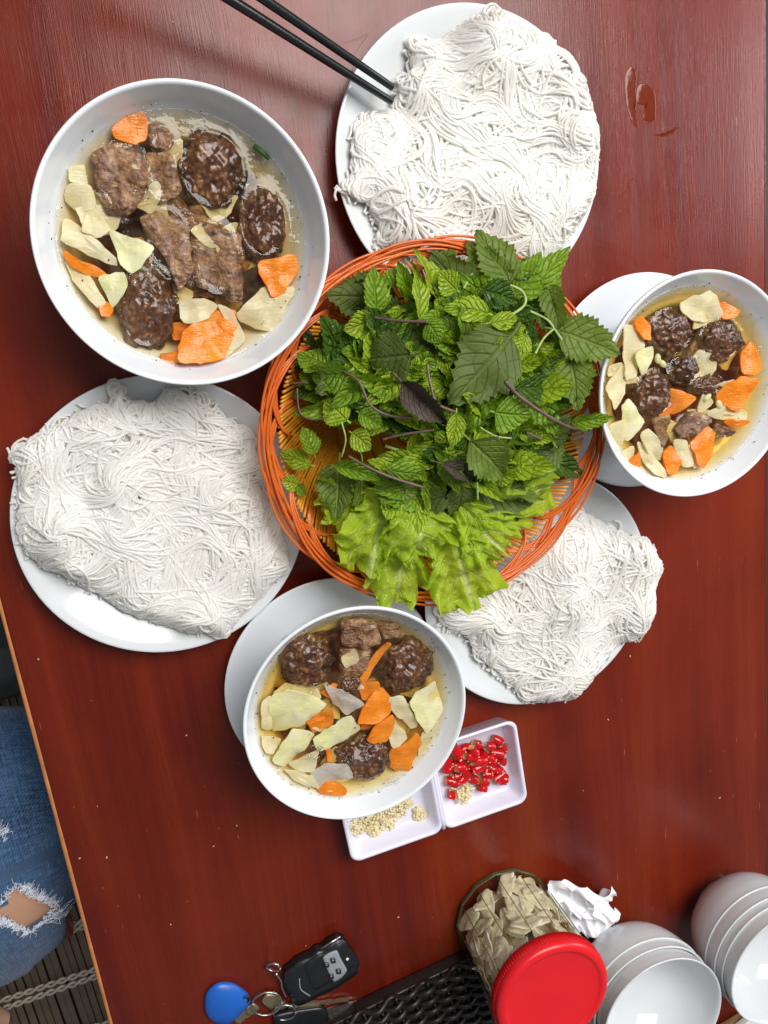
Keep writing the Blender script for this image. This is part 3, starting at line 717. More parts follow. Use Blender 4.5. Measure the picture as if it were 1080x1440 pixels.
fill_bowl(BB, zoomB, 'big', 'broth_a',
    carrots=[([(330, 215), (365, 175), (425, 165), (440, 195), (435, 245), (400, 262), (340, 245)], .1, 'round orange carrot slice at the top rim'),
             ([(170, 615), (200, 640), (260, 665), (300, 690), (290, 705), (230, 695), (185, 660)], -.05, 'carrot slice half hidden under papaya at the side'),
             ([(810, 660), (925, 635), (930, 690), (905, 720), (885, 765), (850, 760), (835, 715), (812, 690)], .08, 'jagged carrot slice facing the basket'),
             ([(570, 880), (640, 825), (720, 820), (725, 870), (690, 965), (620, 980), (550, 975), (550, 930)], .12, 'largest carrot slice near the lower rim'),
             ([(278, 800), (305, 785), (325, 810), (315, 835), (290, 830)], .05, 'tiny carrot corner beside the lowest meatball'),
             ([(480, 955), (545, 950), (545, 982), (490, 984)], -.1, 'sunken carrot strip under the lowest meatball')],
    papayas=[([(180, 345), (230, 335), (240, 395), (185, 390)], .0, 'small pale papaya slice uppermost at the side'),
             ([(185, 395), (250, 400), (265, 470), (215, 490), (165, 450)], -.15, 'translucent papaya slice beside the large pork piece'),
             ([(205, 480), (255, 470), (320, 545), (265, 572), (225, 520)], .0, 'narrow papaya slice pointing at the middle'),
             ([(170, 510), (260, 570), (330, 640), (335, 665), (250, 630), (165, 590)], -.1, 'long curved papaya slice along the side'),
             ([(312, 550), (465, 605), (385, 690), (350, 655), (335, 610)], .16, 'bright triangular papaya slice above the lowest meatball', 'papaya_green'),
             ([(275, 705), (360, 690), (375, 740), (325, 800)], .14, 'small yellow papaya wedge touching the lowest meatball', 'papaya_green'),
             ([(170, 655), (240, 690), (300, 780), (270, 800), (200, 720)], -.05, 'papaya slice along the lower side wall'),
             ([(740, 820), (810, 750), (920, 740), (880, 840), (845, 880), (760, 850)], -.12, 'broad papaya slice under the jagged carrot'),
             ([(550, 790), (620, 775), (665, 800), (640, 840), (560, 855)], .0, 'papaya slice just above the largest carrot'),
             ([(670, 800), (720, 815), (765, 905), (690, 965), (720, 870)], -.02, 'papaya slice behind the largest carrot')],
    porks=[([(250, 290), (330, 250), (420, 275), (445, 340), (430, 440), (370, 510), (310, 500), (270, 420)], .05, 'largest browned pork piece'),
           ([(440, 190), (520, 215), (535, 260), (490, 290), (445, 270)], .0, 'small dark pork bit at the top'),
           ([(590, 500), (700, 540), (760, 560), (755, 800), (690, 770), (600, 730), (580, 620)], -.22, 'flat square pork slice in the middle'),
           ([(410, 500), (470, 475), (580, 530), (590, 700), (540, 760), (500, 650), (430, 560)], -.1, 'ragged pork slice beside the bright papaya'),
           ([(430, 280), (520, 290), (560, 420), (470, 470), (435, 420)], -.15, 'dark pork slice between two larger pieces')],
    balls=[(655, 350, 108, 130, 'charred meatball nearest the rim opposite the papaya'), (822, 525, 80, 118, 'oval charred meatball facing the basket'), (435, 800, 98, 145, 'blackened long meatball next to the yellow papaya wedge')],
    scallion=[((790, 268), (842, 312))],
    bubbles=[(440, 700, 60, 22), (395, 440, 40, 8), (370, 540, 40, 8), (560, 320, 40, 8), (440, 155, 50, 12), (590, 705, 25, 6), (160, 600, 20, 6)], specks=70)
fill_bowl(BM, zoomM, 'mid', 'broth_b',
    carrots=[([(580, 580), (600, 520), (660, 450), (705, 490), (700, 545), (640, 585)], .14, 'upper of two touching carrot slices'),
             ([(615, 650), (640, 600), (705, 550), (720, 590), (690, 655), (640, 662)], .1, 'lower of two touching carrot slices'),
             ([(715, 690), (770, 670), (800, 620), (820, 660), (780, 770), (735, 782), (712, 760)], .12, 'folded carrot slice beside the lowest meatball'),
             ([(370, 580), (405, 565), (425, 540), (465, 522), (472, 590), (440, 600), (405, 630)], .16, 'notched carrot slice beside the big papaya slice'),
             ([(412, 850), (450, 822), (520, 840), (525, 868), (430, 870)], .05, 'carrot slice against the lower rim'),
             ([(448, 690), (470, 690), (478, 740), (455, 742)], .0, 'tiny carrot sliver next to the foam bubbles'),
             ([(580, 420), (640, 330), (690, 270), (705, 280), (650, 360), (610, 430)], -.3, 'sunken long carrot strip under the pork')],
    papayas=[([(225, 490), (300, 450), (390, 480), (438, 512), (370, 585), (240, 628)], .14, 'largest pale papaya slice', 'papaya_green'),
             ([(190, 500), (230, 480), (235, 620), (195, 610)], -.05, 'papaya slice tucked behind the largest one'),
             ([(238, 730), (310, 610), (400, 640), (340, 720), (290, 755)], .14, 'leaf-shaped papaya slice under the largest one', 'papaya_green'),
             ([(300, 750), (420, 700), (400, 780), (340, 780)], -.05, 'sunken papaya slice by the foam bubbles'),
             ([(400, 640), (540, 555), (580, 625), (470, 680), (420, 690)], .2, 'papaya slice with bright green edge in the middle', 'papaya_green'),
             ([(780, 495), (885, 425), (908, 545), (845, 610), (810, 560)], .14, 'papaya slice under the meatball by the noodles', 'papaya_green'),
             ([(705, 490), (760, 480), (815, 590), (790, 610), (710, 530)], .0, 'narrow papaya slice beside the touching carrots'),
             ([(715, 560), (780, 650), (720, 685), (700, 640)], .06, 'small papaya slice between carrots'),
             ([(280, 770), (400, 800), (420, 850), (330, 820)], -.08, 'papaya slice against the lower side wall'),
             ([(830, 620), (900, 580), (870, 680), (820, 720)], -.12, 'sunken papaya slice along the wall by the tray'),
             ([(190, 640), (270, 660), (240, 710), (200, 690)], -.1, 'sunken papaya corner at the wall')],
    radish=[([(445, 435), (520, 460), (600, 505), (530, 555), (490, 520)], .1, 'translucent white slice in the middle'), ([(390, 790), (450, 750), (530, 745), (545, 800), (430, 840)], .05, 'pinkish translucent onion piece left of the lowest meatball')],
    porks=[([(500, 175), (660, 175), (668, 275), (600, 285), (510, 280)], .12, 'square grilled pork piece at the upper rim'), ([(500, 290), (640, 290), (600, 420), (510, 410)], -.35, 'sunken pork slice below the square piece'),
           ([(660, 190), (740, 190), (760, 240), (680, 260)], -.15, 'dark pork end beside the square piece')],
    balls=[(378, 345, 118, 112, 'big charred meatball beside the square pork'), (775, 372, 105, 108, 'charred meatball with a glossy crust facing the noodles'), (608, 735, 105, 92, 'lowest meatball, topped with bubbles,'), (545, 435, 48, 42, 'smallest dark meat bit')],
    bubbles=[(408, 450, 28, 12), (540, 440, 28, 8), (402, 700, 38, 18), (530, 712, 30, 14), (720, 810, 25, 8), (880, 290, 20, 5)], specks=90)
fill_bowl(BR, zoomR, 'right', 'broth_b',
    carrots=[([(395, 330), (425, 310), (480, 350), (475, 420), (440, 415), (405, 375)], .1, 'carrot slice left of the upper meatball'),
             ([(830, 240), (870, 235), (930, 280), (905, 310), (850, 320)], .05, 'carrot slice at the top beside the broad papaya'),
             ([(940, 560), (950, 500), (990, 440), (1030, 490), (1040, 570), (1000, 600), (950, 590)], .1, 'carrot slice at the wall beside the glossy meatball'),
             ([(825, 715), (870, 645), (960, 615), (1010, 620), (980, 690), (930, 775), (880, 765)], .12, 'broad carrot slice away from the basket'),
             ([(855, 840), (890, 825), (975, 835), (940, 865), (890, 870)], .05, 'thin carrot strip below the broad carrot'),
             ([(690, 940), (780, 860), (805, 900), (800, 970), (750, 1070), (715, 1040)], .14, 'pointed carrot slice under the pork belly'),
             ([(545, 995), (600, 965), (630, 1040), (610, 1095), (560, 1100)], .1, 'carrot slice lowest at the rim'),
             ([(375, 1040), (420, 990), (445, 1060), (430, 1080)], .02, 'small carrot corner among papaya slices')],
    papayas=[([(640, 240), (790, 175), (840, 290), (830, 330), (720, 330), (650, 290)], -.05, 'broad papaya slice at the top'),
             ([(350, 360), (400, 360), (455, 440), (410, 590), (360, 620), (345, 480)], .05, 'long papaya slice along the wall by the basket'),
             ([(400, 490), (490, 460), (495, 510), (440, 600), (415, 570)], .18, 'green papaya slice touching garlic pieces', 'papaya_green'),
             ([(262, 660), (340, 560), (380, 580), (340, 700), (300, 770), (270, 710)], .08, 'curved papaya slice at the wall under the perilla leaf'),
             ([(340, 770), (365, 725), (450, 830), (365, 940), (345, 860)], .14, 'kite-shaped papaya slice below the lower meatball', 'papaya_green'),
             ([(275, 860), (340, 830), (350, 950), (310, 980)], .0, 'papaya slice beside the kite-shaped one'),
             ([(425, 910), (470, 870), (545, 960), (535, 1030), (480, 1000)], .1, 'papaya slice in the lower middle'),
             ([(420, 950), (460, 960), (550, 1080), (545, 1110), (490, 1100), (440, 1020)], .0, 'long narrow papaya slice near the lowest carrot'),
             ([(595, 935), (670, 940), (690, 1050), (640, 1065)], .08, 'papaya square left of the pointed carrot'),
             ([(680, 960), (700, 960), (730, 1060), (700, 1075)], .0, 'papaya sliver behind the pointed carrot'),
             ([(330, 990), (400, 960), (400, 1030), (360, 1035)], .02, 'small papaya slice above the carrot corner'),
             ([(770, 800), (860, 760), (980, 790), (960, 830), (850, 830)], -.08, 'sunken papaya slice below the broad carrot'),
             ([(280, 560), (340, 540), (330, 600), (275, 610)], .0, 'small papaya slice at the wall by the basket')],
    porks=[([(600, 880), (680, 790), (760, 790), (790, 840), (700, 910), (620, 930)], .1, 'grilled pork piece above the pointed carrot'), ([(790, 830), (900, 880), (880, 920), (810, 930)], .05, 'layered pork belly strip'),
           ([(500, 820), (600, 800), (580, 930), (540, 980)], -.3, 'sunken pork slice below the lower meatball')],
    balls=[(600, 385, 112, 122, 'round meatball nearest the top carrot'), (848, 430, 110, 112, 'black crusted meatball with the glossy top'), (510, 695, 108, 120, 'brown meatball nearest the basket'), (665, 580, 85, 78, 'small half sunken meatball in the middle'), (778, 655, 82, 52, 'flattened meatball fragment')],
    garlic=[(520, 520), (545, 545), (770, 715), (830, 750)],
    bubbles=[(430, 640, 25, 8), (830, 330, 25, 6), (700, 830, 30, 8), (1030, 470, 25, 8)], specks=60)

# ------------------------------------------------------------------ rice noodles
def noodle_pile(outline_px, seed, plate_c, label, hm=2.6, nb=105):
    rs = np.random.RandomState(seed)
    poly = np.array([at(px, py, 1.9)[:2] for px, py in outline_px])
    lo = poly.min(0) - 1.5; hi = poly.max(0) + 1.5; st = .2
    gxs = np.arange(lo[0], hi[0], st); gys = np.arange(lo[1], hi[1], st)
    X, Y = np.meshgrid(gxs, gys, indexing='ij'); inside = np.zeros(X.shape, bool); dist = np.full(X.shape, 1e9)
    A = poly; B = np.roll(poly, -1, 0)
    for (ax, ay), (bx, by) in zip(A, B):
        cond = ((ay > Y) != (by > Y)); xi = (bx - ax) * (Y - ay) / (by - ay + 1e-12) + ax; inside ^= cond & (X < xi)
        t = np.clip(((X - ax) * (bx - ax) + (Y - ay) * (by - ay)) / ((bx - ax) ** 2 + (by - ay) ** 2 + 1e-9), 0, 1)
        dist = np.minimum(dist, np.hypot(X - ax - t * (bx - ax), Y - ay - t * (by - ay)))
    D = np.where(inside, dist, -dist)
    # nests: swirl centres with their own little domes
    cs = []
    tries = 0
    while len(cs) < 26 and tries < 4000:
        tries += 1; p = rs.uniform(lo, hi); i, j = int((p[0] - lo[0]) / st), int((p[1] - lo[1]) / st)
        if 0 <= i < D.shape[0] and 0 <= j < D.shape[1] and D[i, j] > .7 and all(np.hypot(*(p - q)) > 2.6 for q in cs): cs.append(p)
    cs = np.array(cs); spin = rs.choice((-1, 1), len(cs)); dome = rs.uniform(.0, 1.5, len(cs)); wid = rs.uniform(1.5, 2.6, len(cs))
    Hh = hm * (1 - np.exp(-np.clip(D, 0, 99) / 1.5)) * .62
    for q, d_, w_ in zip(cs, dome, wid): Hh += d_ * np.exp(-((X - q[0]) ** 2 + (Y - q[1]) ** 2) / w_ ** 2) * np.clip(D / 1.2, 0, 1)
    rp = np.hypot(X - plate_c[0], Y - plate_c[1])
    base = .62 + np.clip((rp - 5.8) / 4.6, 0, 1.0) * 1.65        # plate surface under the pile
    Z = base + Hh
    def look(G, p):
        i = min(max(int((p[0] - lo[0]) / st), 0), G.shape[0] - 1); j = min(max(int((p[1] - lo[1]) / st), 0), G.shape[1] - 1); return G[i, j]
    GX, GY = np.gradient(D, st)
    parts = []
    def strand(p, th, L, lay, curv, r):
        n = max(8, int(L / .33)); P = np.zeros((n, 3)); z0 = None; ph = rs.uniform(0, 6)
        for s in range(n):
            dd = look(D, p)
            zt = look(base, p) + .12 + look(Hh, p) * (.92 + .08 * lay) + .26 * lay + .05 * math.sin(s * .55 + ph)
            z0 = zt if z0 is None else z0 * .55 + zt * .45
            P[s] = (p[0], p[1], z0)
            q = cs - p; e = np.hypot(q[:, 0], q[:, 1]); k = int(np.argmin(e / wid)); rad = e[k]
            tang = math.atan2(q[k][1], q[k][0]) - spin[k] * (math.pi / 2 - .25 * (rad - 1.1))
            dif = (tang - th + math.pi) % (2 * math.pi) - math.pi
            th += (.13 * dif if abs(dif) < 2.2 else 0) + curv + rs.normal(0, .022)
            if dd < .45:
                gin = math.atan2(look(GY, p), look(GX, p)); df = (gin - th + math.pi) % (2 * math.pi) - math.pi; th += .30 * df
            p = p + .33 * np.array([math.cos(th), math.sin(th)])
        rr = np.full(n, r); rr[0] *= .75; rr[-1] *= .75
        parts.append(tube(P, rr, 6, cap=False))
    ins = np.argwhere(D > .15)
    for b in range(nb):
        i, j = ins[rs.randint(len(ins))]; p = np.array([gxs[i], gys[j]]); th = rs.uniform(0, 6.28); L = rs.uniform(6, 16); lay = b / nb; curv = rs.normal(0, .085)
        for s in range(rs.randint(10, 26)):
            off = rs.normal(0, .40, 2)
            strand(p + off, th + rs.normal(0, .09), L * rs.uniform(.6, 1.15), min(1, max(0, lay + rs.normal(0, .08))), curv + rs.normal(0, .014), rs.uniform(.092, .130))
    # loose single strands on top and short ends along the edge
    for s in range(55):
        i, j = ins[rs.randint(len(ins))]; strand(np.array([gxs[i], gys[j]]), rs.uniform(0, 6.28), rs.uniform(2, 7), 1.0, rs.normal(0, .14), rs.uniform(.078, .1))
    edge = np.argwhere((D > -.1) & (D < .35))
    for s in range(230):
        i, j = edge[rs.randint(len(edge))]; p = np.array([gxs[i], gys[j]]); out = math.atan2(-GY[i, j], -GX[i, j]) + rs.normal(0, .6)
        n = 7; Q = np.zeros((n, 3)); L = rs.uniform(.3, .75); c = rs.normal(0, .35)
        for t in range(n):
            u = t / (n - 1) - .7; q = p + u * 1.6 * L * np.array([math.cos(out + c * u), math.sin(out + c * u)]); Q[t] = (q[0], q[1], max(look(base, q) + .1, 0) + .35 * look(Hh, q) + .12 * rs.rand())
        parts.append(tube(Q, .1, 6, cap=False))
    v, f = join(parts)
    # soft packed core under the strands
    m = inside.copy(); idx = -np.ones(D.shape, int); sel = D > .35; idx[sel] = np.arange(sel.sum())
    cv = np.stack([X[sel], Y[sel], (base + .08 + Hh * .93)[sel]], -1)
    a, b2, c2, d2 = idx[:-1, :-1], idx[1:, :-1], idx[1:, 1:], idx[:-1, 1:]; ok = (a >= 0) & (b2 >= 0) & (c2 >= 0) & (d2 >= 0)
    cf = np.stack([a[ok], b2[ok], c2[ok], d2[ok]], -1)
    v, f = join([(v, f), (cv, cf)])
    return mk('rice_noodles', v, f, 'noodle', label=label, cat='noodles', kind='stuff', group='heaps of rice noodles')
zt = lambda L: [(440 + .38889 * x, .38889 * y) for x, y in L]
zl_ = lambda L: [(.41667 * x, 510 + .41667 * y) for x, y in L]
zq = lambda L: [(590 + .33333 * x, 650 + .33333 * y) for x, y in L]
noodle_pile(zt([(60, 715), (125, 640), (130, 480), (200, 415), (290, 395), (300, 290), (350, 235), (330, 160), (390, 145), (470, 150), (560, 80), (650, 45), (690, 110), (830, 150), (910, 210), (960, 330), (1005, 480), (1012, 620), (985, 730), (920, 850), (860, 940), (760, 980), (600, 980), (400, 960), (230, 900), (220, 800), (180, 745), (110, 715)]), 21, CP['top'], 'heap of white rice noodles on the plate under the chopsticks')
noodle_pile(zl_([(25, 325), (70, 260), (180, 215), (290, 150), (370, 135), (378, 65), (412, 65), (420, 125), (520, 140), (560, 88), (690, 98), (720, 140), (850, 240), (885, 430), (965, 640), (968, 690), (920, 740), (800, 850), (750, 920), (690, 905), (630, 905), (500, 868), (420, 848), (330, 788), (240, 738), (150, 688), (88, 640), (58, 560), (60, 420), (55, 335)]), 22, CP['left'], 'widest heap of white rice noodles on the plate nearest the table edge', 2.5, 120)
noodle_pile(zq([(60, 600), (140, 560), (290, 500), (400, 330), (480, 200), (650, 195), (800, 280), (940, 325), (1005, 430), (960, 540), (945, 650), (900, 740), (820, 755), (740, 855), (630, 978), (500, 998), (420, 998), (330, 900), (235, 825), (190, 735), (80, 690)]), 23, CP['br'], 'heap of white rice noodles spilling over the plate beside the chili tray', 2.8, 90)

# ------------------------------------------------------------------ chopsticks
def chopstick(tip, far, label, zt_, zf):
    a = at(*tip, zt_); b = at(*far, zf); d = (b - a) / np.linalg.norm(b - a); L = 24.0
    P = [a + d * t for t in (0, .05, 3, 7, 13, 20, L - .1, L)]; R = [.24, .27, .29, .31, .36, .42, .44, .40]
    v, f = tube(P, R, 8)
    return mk('chopstick', v, f, 'black_lacquer', label=label, cat='chopstick', group='black chopsticks', smooth=True)
chopstick((551, 143), (322, -2), 'black chopstick whose tip reaches further over the noodle plate', 3.0, 6.2)
chopstick((552, 123), (370, -2), 'black chopstick lying above its pair, away from the big soup bowl', 3.2, 6.4)

# ------------------------------------------------------------------ woven basket
BK = np.array([21.75, -8.35, 0.0]); BZ = 6.2
basket = thing('basket', BK, 'round orange woven plastic basket heaped with green herbs', 'basket')
def ringpt(r, a, z): return (BK[0] + r * math.cos(a), BK[1] + r * math.sin(a), z)
# wall ribs: slanted thin rods
rib_path = []
for t in np.linspace(0, 1, 14):
    r = 7.0 + 5.4 * t ** 1.15; z = .35 + 5.3 * t ** 1.25; a = .35 * t
    rib_path.append((r * math.cos(a), r * math.sin(a), z))
v, f = tube(rib_path, .115, 6)
o = mk('rib', v, f, 'wall_strand', None, (0, 0, 0)); rib_me = o.data; bpy.data.objects.remove(o)
for i in range(210):
    inst('rib', rib_me, Matrix.Translation(BK) @ Matrix.Rotation(2 * math.pi * (i + .18 * math.sin(i * 1.7)) / 210, 4, 'Z'), basket)
# base mesh: flat spiral hoops
for r in (1.2, 2.4, 3.6, 4.8, 6.0, 7.1):
    v, f = tube([ringpt(r, a, .32) for a in np.linspace(0, 2 * math.pi, 60, endpoint=False)], .13, 6, True); mk('hoop', v, f, 'wall_strand', basket)
v, f = lathe([(0.01, .12), (7.2, .12), (7.2, .24), (0.01, .24)], 48, BK); mk('base', v, f, 'wall_strand', basket)
for r, z in ((8.9, 1.9), (11.0, 3.9)):
    v, f = tube([ringpt(r, a, z + .15) for a in np.linspace(0, 2 * math.pi, 80, endpoint=False)], .12, 6, True); mk('hoop', v, f, 'wall_strand', basket)
# rim: overlapping open loops, each of three parallel strands
def loop_mesh(k):
    parts = []
    for s in range(3):
        off = (s - 1) * .30; P = []
        span = 1.28 + .04 * k
        for t in np.linspace(0, 1, 34):
            a = span * t
            bulge = math.sin(math.pi * t) ** .62
            r = 11.5 + (2.0 + .16 * k + off) * bulge + .04 * math.sin(9 * t + s)
            z = 5.0 + (1.15 + .18 * math.sin(k * 2 + s)) * bulge + .16 * math.sin(t * math.pi * 2 + k) + .07 * s
            P.append((r * math.cos(a), r * math.sin(a), z))
        parts.append(tube(P, .105, 6))
    v, f = join(parts); o = mk('rim_loop', v, f, 'rim_strand', None, (0, 0, 0)); me = o.data; bpy.data.objects.remove(o); return me
loops = [loop_mesh(k) for k in range(3)]
for i in range(17):
    inst('rim_loop', loops[i % 3], Matrix.Translation(BK + np.array([0, 0, .1 * (i % 2)])) @ Matrix.Rotation(2 * math.pi * i / 17 + .06 * math.sin(i * 2.3), 4, 'Z'), basket)
for r, z in ((13.1, 6.05), (13.45, 6.25), (13.7, 5.95)):
    v, f = tube([ringpt(r + .09 * math.sin(5 * a + r), a, z + .12 * math.sin(7 * a + r * 3)) for a in np.linspace(0, 2 * math.pi, 120, endpoint=False)], .125, 6, True); mk('rim_strand', v, f, 'rim_strand', basket)

# ------------------------------------------------------------------ herbs
def leaf_mesh(name, mat, width, teeth, tooth, fold, curl, quilt, seed, petiole=.18, nu=26, nv=9, broad=.75, twist=0):
    """unit-length leaf: base at origin, tip along +y"""
    V, UV = [], []
    for i in range(nu + 1):
        u = i / nu
        w = width * .5 * (math.sin(math.pi * min(1, max(0, u)) ** broad) ** .85 if 0 < u < 1 else .012)
        tt = (u * teeth) % 1.0
        for j in range(nv):
            s = 2 * j / (nv - 1) - 1; e = abs(s)
            ed = max(0, (e - .72) / .28)
            ww = w * (1 - tooth * ed * (1 - tt) * .9) * s
            y = u + tooth * .16 * ed * (tt - .5) + .10 * width * (e ** 1.5) * (.35 - u * .3)
            vein = math.sin((u - .3 * e) * math.pi * 2 * 6.5)
            z = fold * e * w * 1.2 - curl * (u - .15) ** 2 + quilt * (abs(vein) - .5) * (.35 + .65 * e) * (1 if w > .03 else 0)
            z += .05 * noise.noise(Vector((u * 3.1, s * 1.7, seed * 5.1))) + .035 * e * math.sin(u * 13 + seed * 2 + s)
            x = ww + twist * u * u * .3
            V.append((x, y, z)); UV.append((u, .5 + s * .5))
    F = gridfaces(nu + 1, nv, False)
    if petiole:
        pv, pf = tube([(0, -petiole, -.05), (0, -petiole * .4, -.01), (0, .06, -.008), (0, .5, -.012 + 0), ], [.022, .02, .018, .008], 5, cap=False)
        # petiole follows the blade's own bend only at its root, so keep it short
        pv, pf = tube([(0.01, -petiole, -.06), (0, -petiole * .5, -.02), (0, .03, -.006)], [.024, .021, .017], 5, cap=False)
        n0 = len(V); V = V + [tuple(p) for p in pv]; UV = UV + [(.02, .5)] * len(pv); F = np.concatenate([F, pf + n0])
    o = mk(name, np.array(V) * 1.0, F, mat, None, (0, 0, 0), uv=UV); me = o.data; bpy.data.objects.remove(o)
    return me
LM = {
 'perilla': [leaf_mesh('perilla_leaf', 'perilla', .86, 15, .30, .18 + .1 * k, .12 + .14 * k, .014, k, broad=.62) for k in range(3)],
 'perilla_dark': [leaf_mesh('perilla_leaf', 'perilla_dark', .88, 15, .28, .06, .10 + .1 * k, .010, 5 + k, broad=.62) for k in range(2)],
 'perilla_purple': [leaf_mesh('perilla_leaf', 'perilla_purple', .62, 12, .25, .95 - .5 * k, .45, .022, 8 + k, broad=.68) for k in range(2)],
 'mint': [leaf_mesh('leaf', 'mint', (.62, .5, .7, .56, .66, .46)[k], 8 + k % 3, .20, (.30, .8, .1, -.3, .55, 1.1)[k], (.1, .45, -.2, .6, .25, .3)[k], .024, 11 + k, broad=(.72, .8, .66, .75, .7, .85)[k], petiole=.10, twist=(0, .5, -.4, .3, -.6, .2)[k]) for k in range(6)],
 'mint_bright': [leaf_mesh('leaf', 'mint_bright', (.62, .52, .68, .48, .6)[k], 9, .18, (.45, .2, -.25, .9, .35)[k], (.0, .3, .5, .2, -.25)[k], .022, 21 + k, broad=.72 + .03 * k, petiole=.10, twist=(.3, -.4, .2, .6, -.2)[k]) for k in range(5)],
 'mint_dark': [leaf_mesh('leaf', 'mint_dark', .62, 9, .20, .25 + .12 * k, .10 + .12 * k, .030, 31 + k, broad=.72, petiole=.10) for k in range(3)],
}
HC = at(636, 572, 8)[:2]
def heapz(x, y):
    r = math.hypot(x - HC[0], y - HC[1]) / 12.0
    return 5.2 + 4.6 * max(0, 1 - r * r) + .9 * noise.noise(Vector((x * .28, y * .28, 3)))
def on_heap(px, py, off):
    z = 9.0
    for _ in range(6): p = at(px, py, z); z = heapz(p[0], p[1]) + off * 1.15 + .35
    return at(px, py, z)
ZH = lambda x, y: (360 + .48148 * x, 310 + .48148 * y)
def frame(yv, roll, up=(0, 0, 1)):
    y = Vector(yv).normalized(); z = Vector(up) - y * y.dot(Vector(up)); z.normalize(); x = y.cross(z)
    R = Matrix((x, y, z)).transposed(); return R @ Matrix.Rotation(roll, 3, 'Y')
def leaf_M(base, tip, width_scale, roll):
    d = Vector(tip) - Vector(base); L = d.length; R = frame(d, roll)
    M = (R @ Matrix.Diagonal((L * width_scale, L, L * .9))).to_4x4(); M.translation = Vector(base); return M
ANCH = []
def hero(kind, b, t, wpx, off_b, off_t, roll, label, name='perilla_leaf', cat='leaf', variant=0, group=None):
    B = on_heap(*ZH(*b), off_b); T = on_heap(*ZH(*t), off_t); me = LM[kind][variant % len(LM[kind])]
    L = np.linalg.norm(T - B); asp = {'perilla': .86, 'perilla_dark': .88, 'perilla_purple': .62}.get(kind, .62)
    w = wpx * .48148 / 17.0
    ANCH.append((((B + T) / 2)[:2], label))
    return inst(name, me, leaf_M(B, T, w / (L * asp), roll), label=label, cat=cat, group=group)
G1 = 'loose perilla leaves on the herb heap'
for a in [
 ('perilla', (742, 188), (648, 22), 130, .6, 1.4, .1, 'serrated perilla leaf with pale veins pointing at the upper noodle plate', 0),
 ('perilla_dark', (748, 335), (572, 538), 205, 1.5, 1.3, .05, 'largest flat dark green perilla leaf in the middle of the heap', 0),
 ('perilla_dark', (452, 392), (314, 412), 150, 1.3, .7, -.2, 'dull green perilla leaf beside the big dark middle leaf', 1),
 ('perilla', (880, 322), (1070, 388), 140, 1.4, 4.6, -.1, 'perilla leaf stretching furthest out over the soup bowl', 0),
 ('perilla', (915, 385), (945, 552), 125, 1.4, 3.0, .3, 'pale veined perilla leaf hanging beside the soup bowl rim', 1),
 ('perilla', (850, 188), (893, 330), 78, .8, 1.4, .5, 'narrow perilla leaf folded along the basket rim by the saucer', 2),
 ('perilla', (622, 640), (748, 762), 128, 1.4, .9, .1, 'perilla leaf pointing down just above the lettuce', 1),
 ('perilla_purple', (425, 470), (560, 602), 78, 1.6, 1.3, .3, 'large curled purple brown perilla leaf in the middle of the heap', 0),
 ('perilla_purple', (540, 710), (668, 762), 52, 1.4, 1.2, -.2, 'narrow rolled purple leaf just above the lettuce', 1),
 ('perilla', (350, 786), (484, 802), 82, .9, .8, .2, 'perilla leaf with close pale veins at the lettuce edge', 2),
 ('perilla_dark', (565, 800), (412, 862), 85, .7, .5, .1, 'dark green leaf lying flat over the lettuce top', 1),
 ('perilla_dark', (600, 768), (588, 880), 95, .6, .4, .0, 'dark leaf wedged between lettuce and rolled purple leaf', 0),
 ('perilla_dark', (885, 665), (775, 752), 100, .6, .6, .2, 'smooth dark leaf above the lettuce on the saucer side', 1),
 ('perilla', (560, 130), (520, 60), 75, .4, .2, .2, 'small perilla leaf at the upper basket rim by the noodles', 2),
]: hero(*a[:8], variant=a[8], group=G1)
G2 = 'single mint leaves on top of the herb heap'
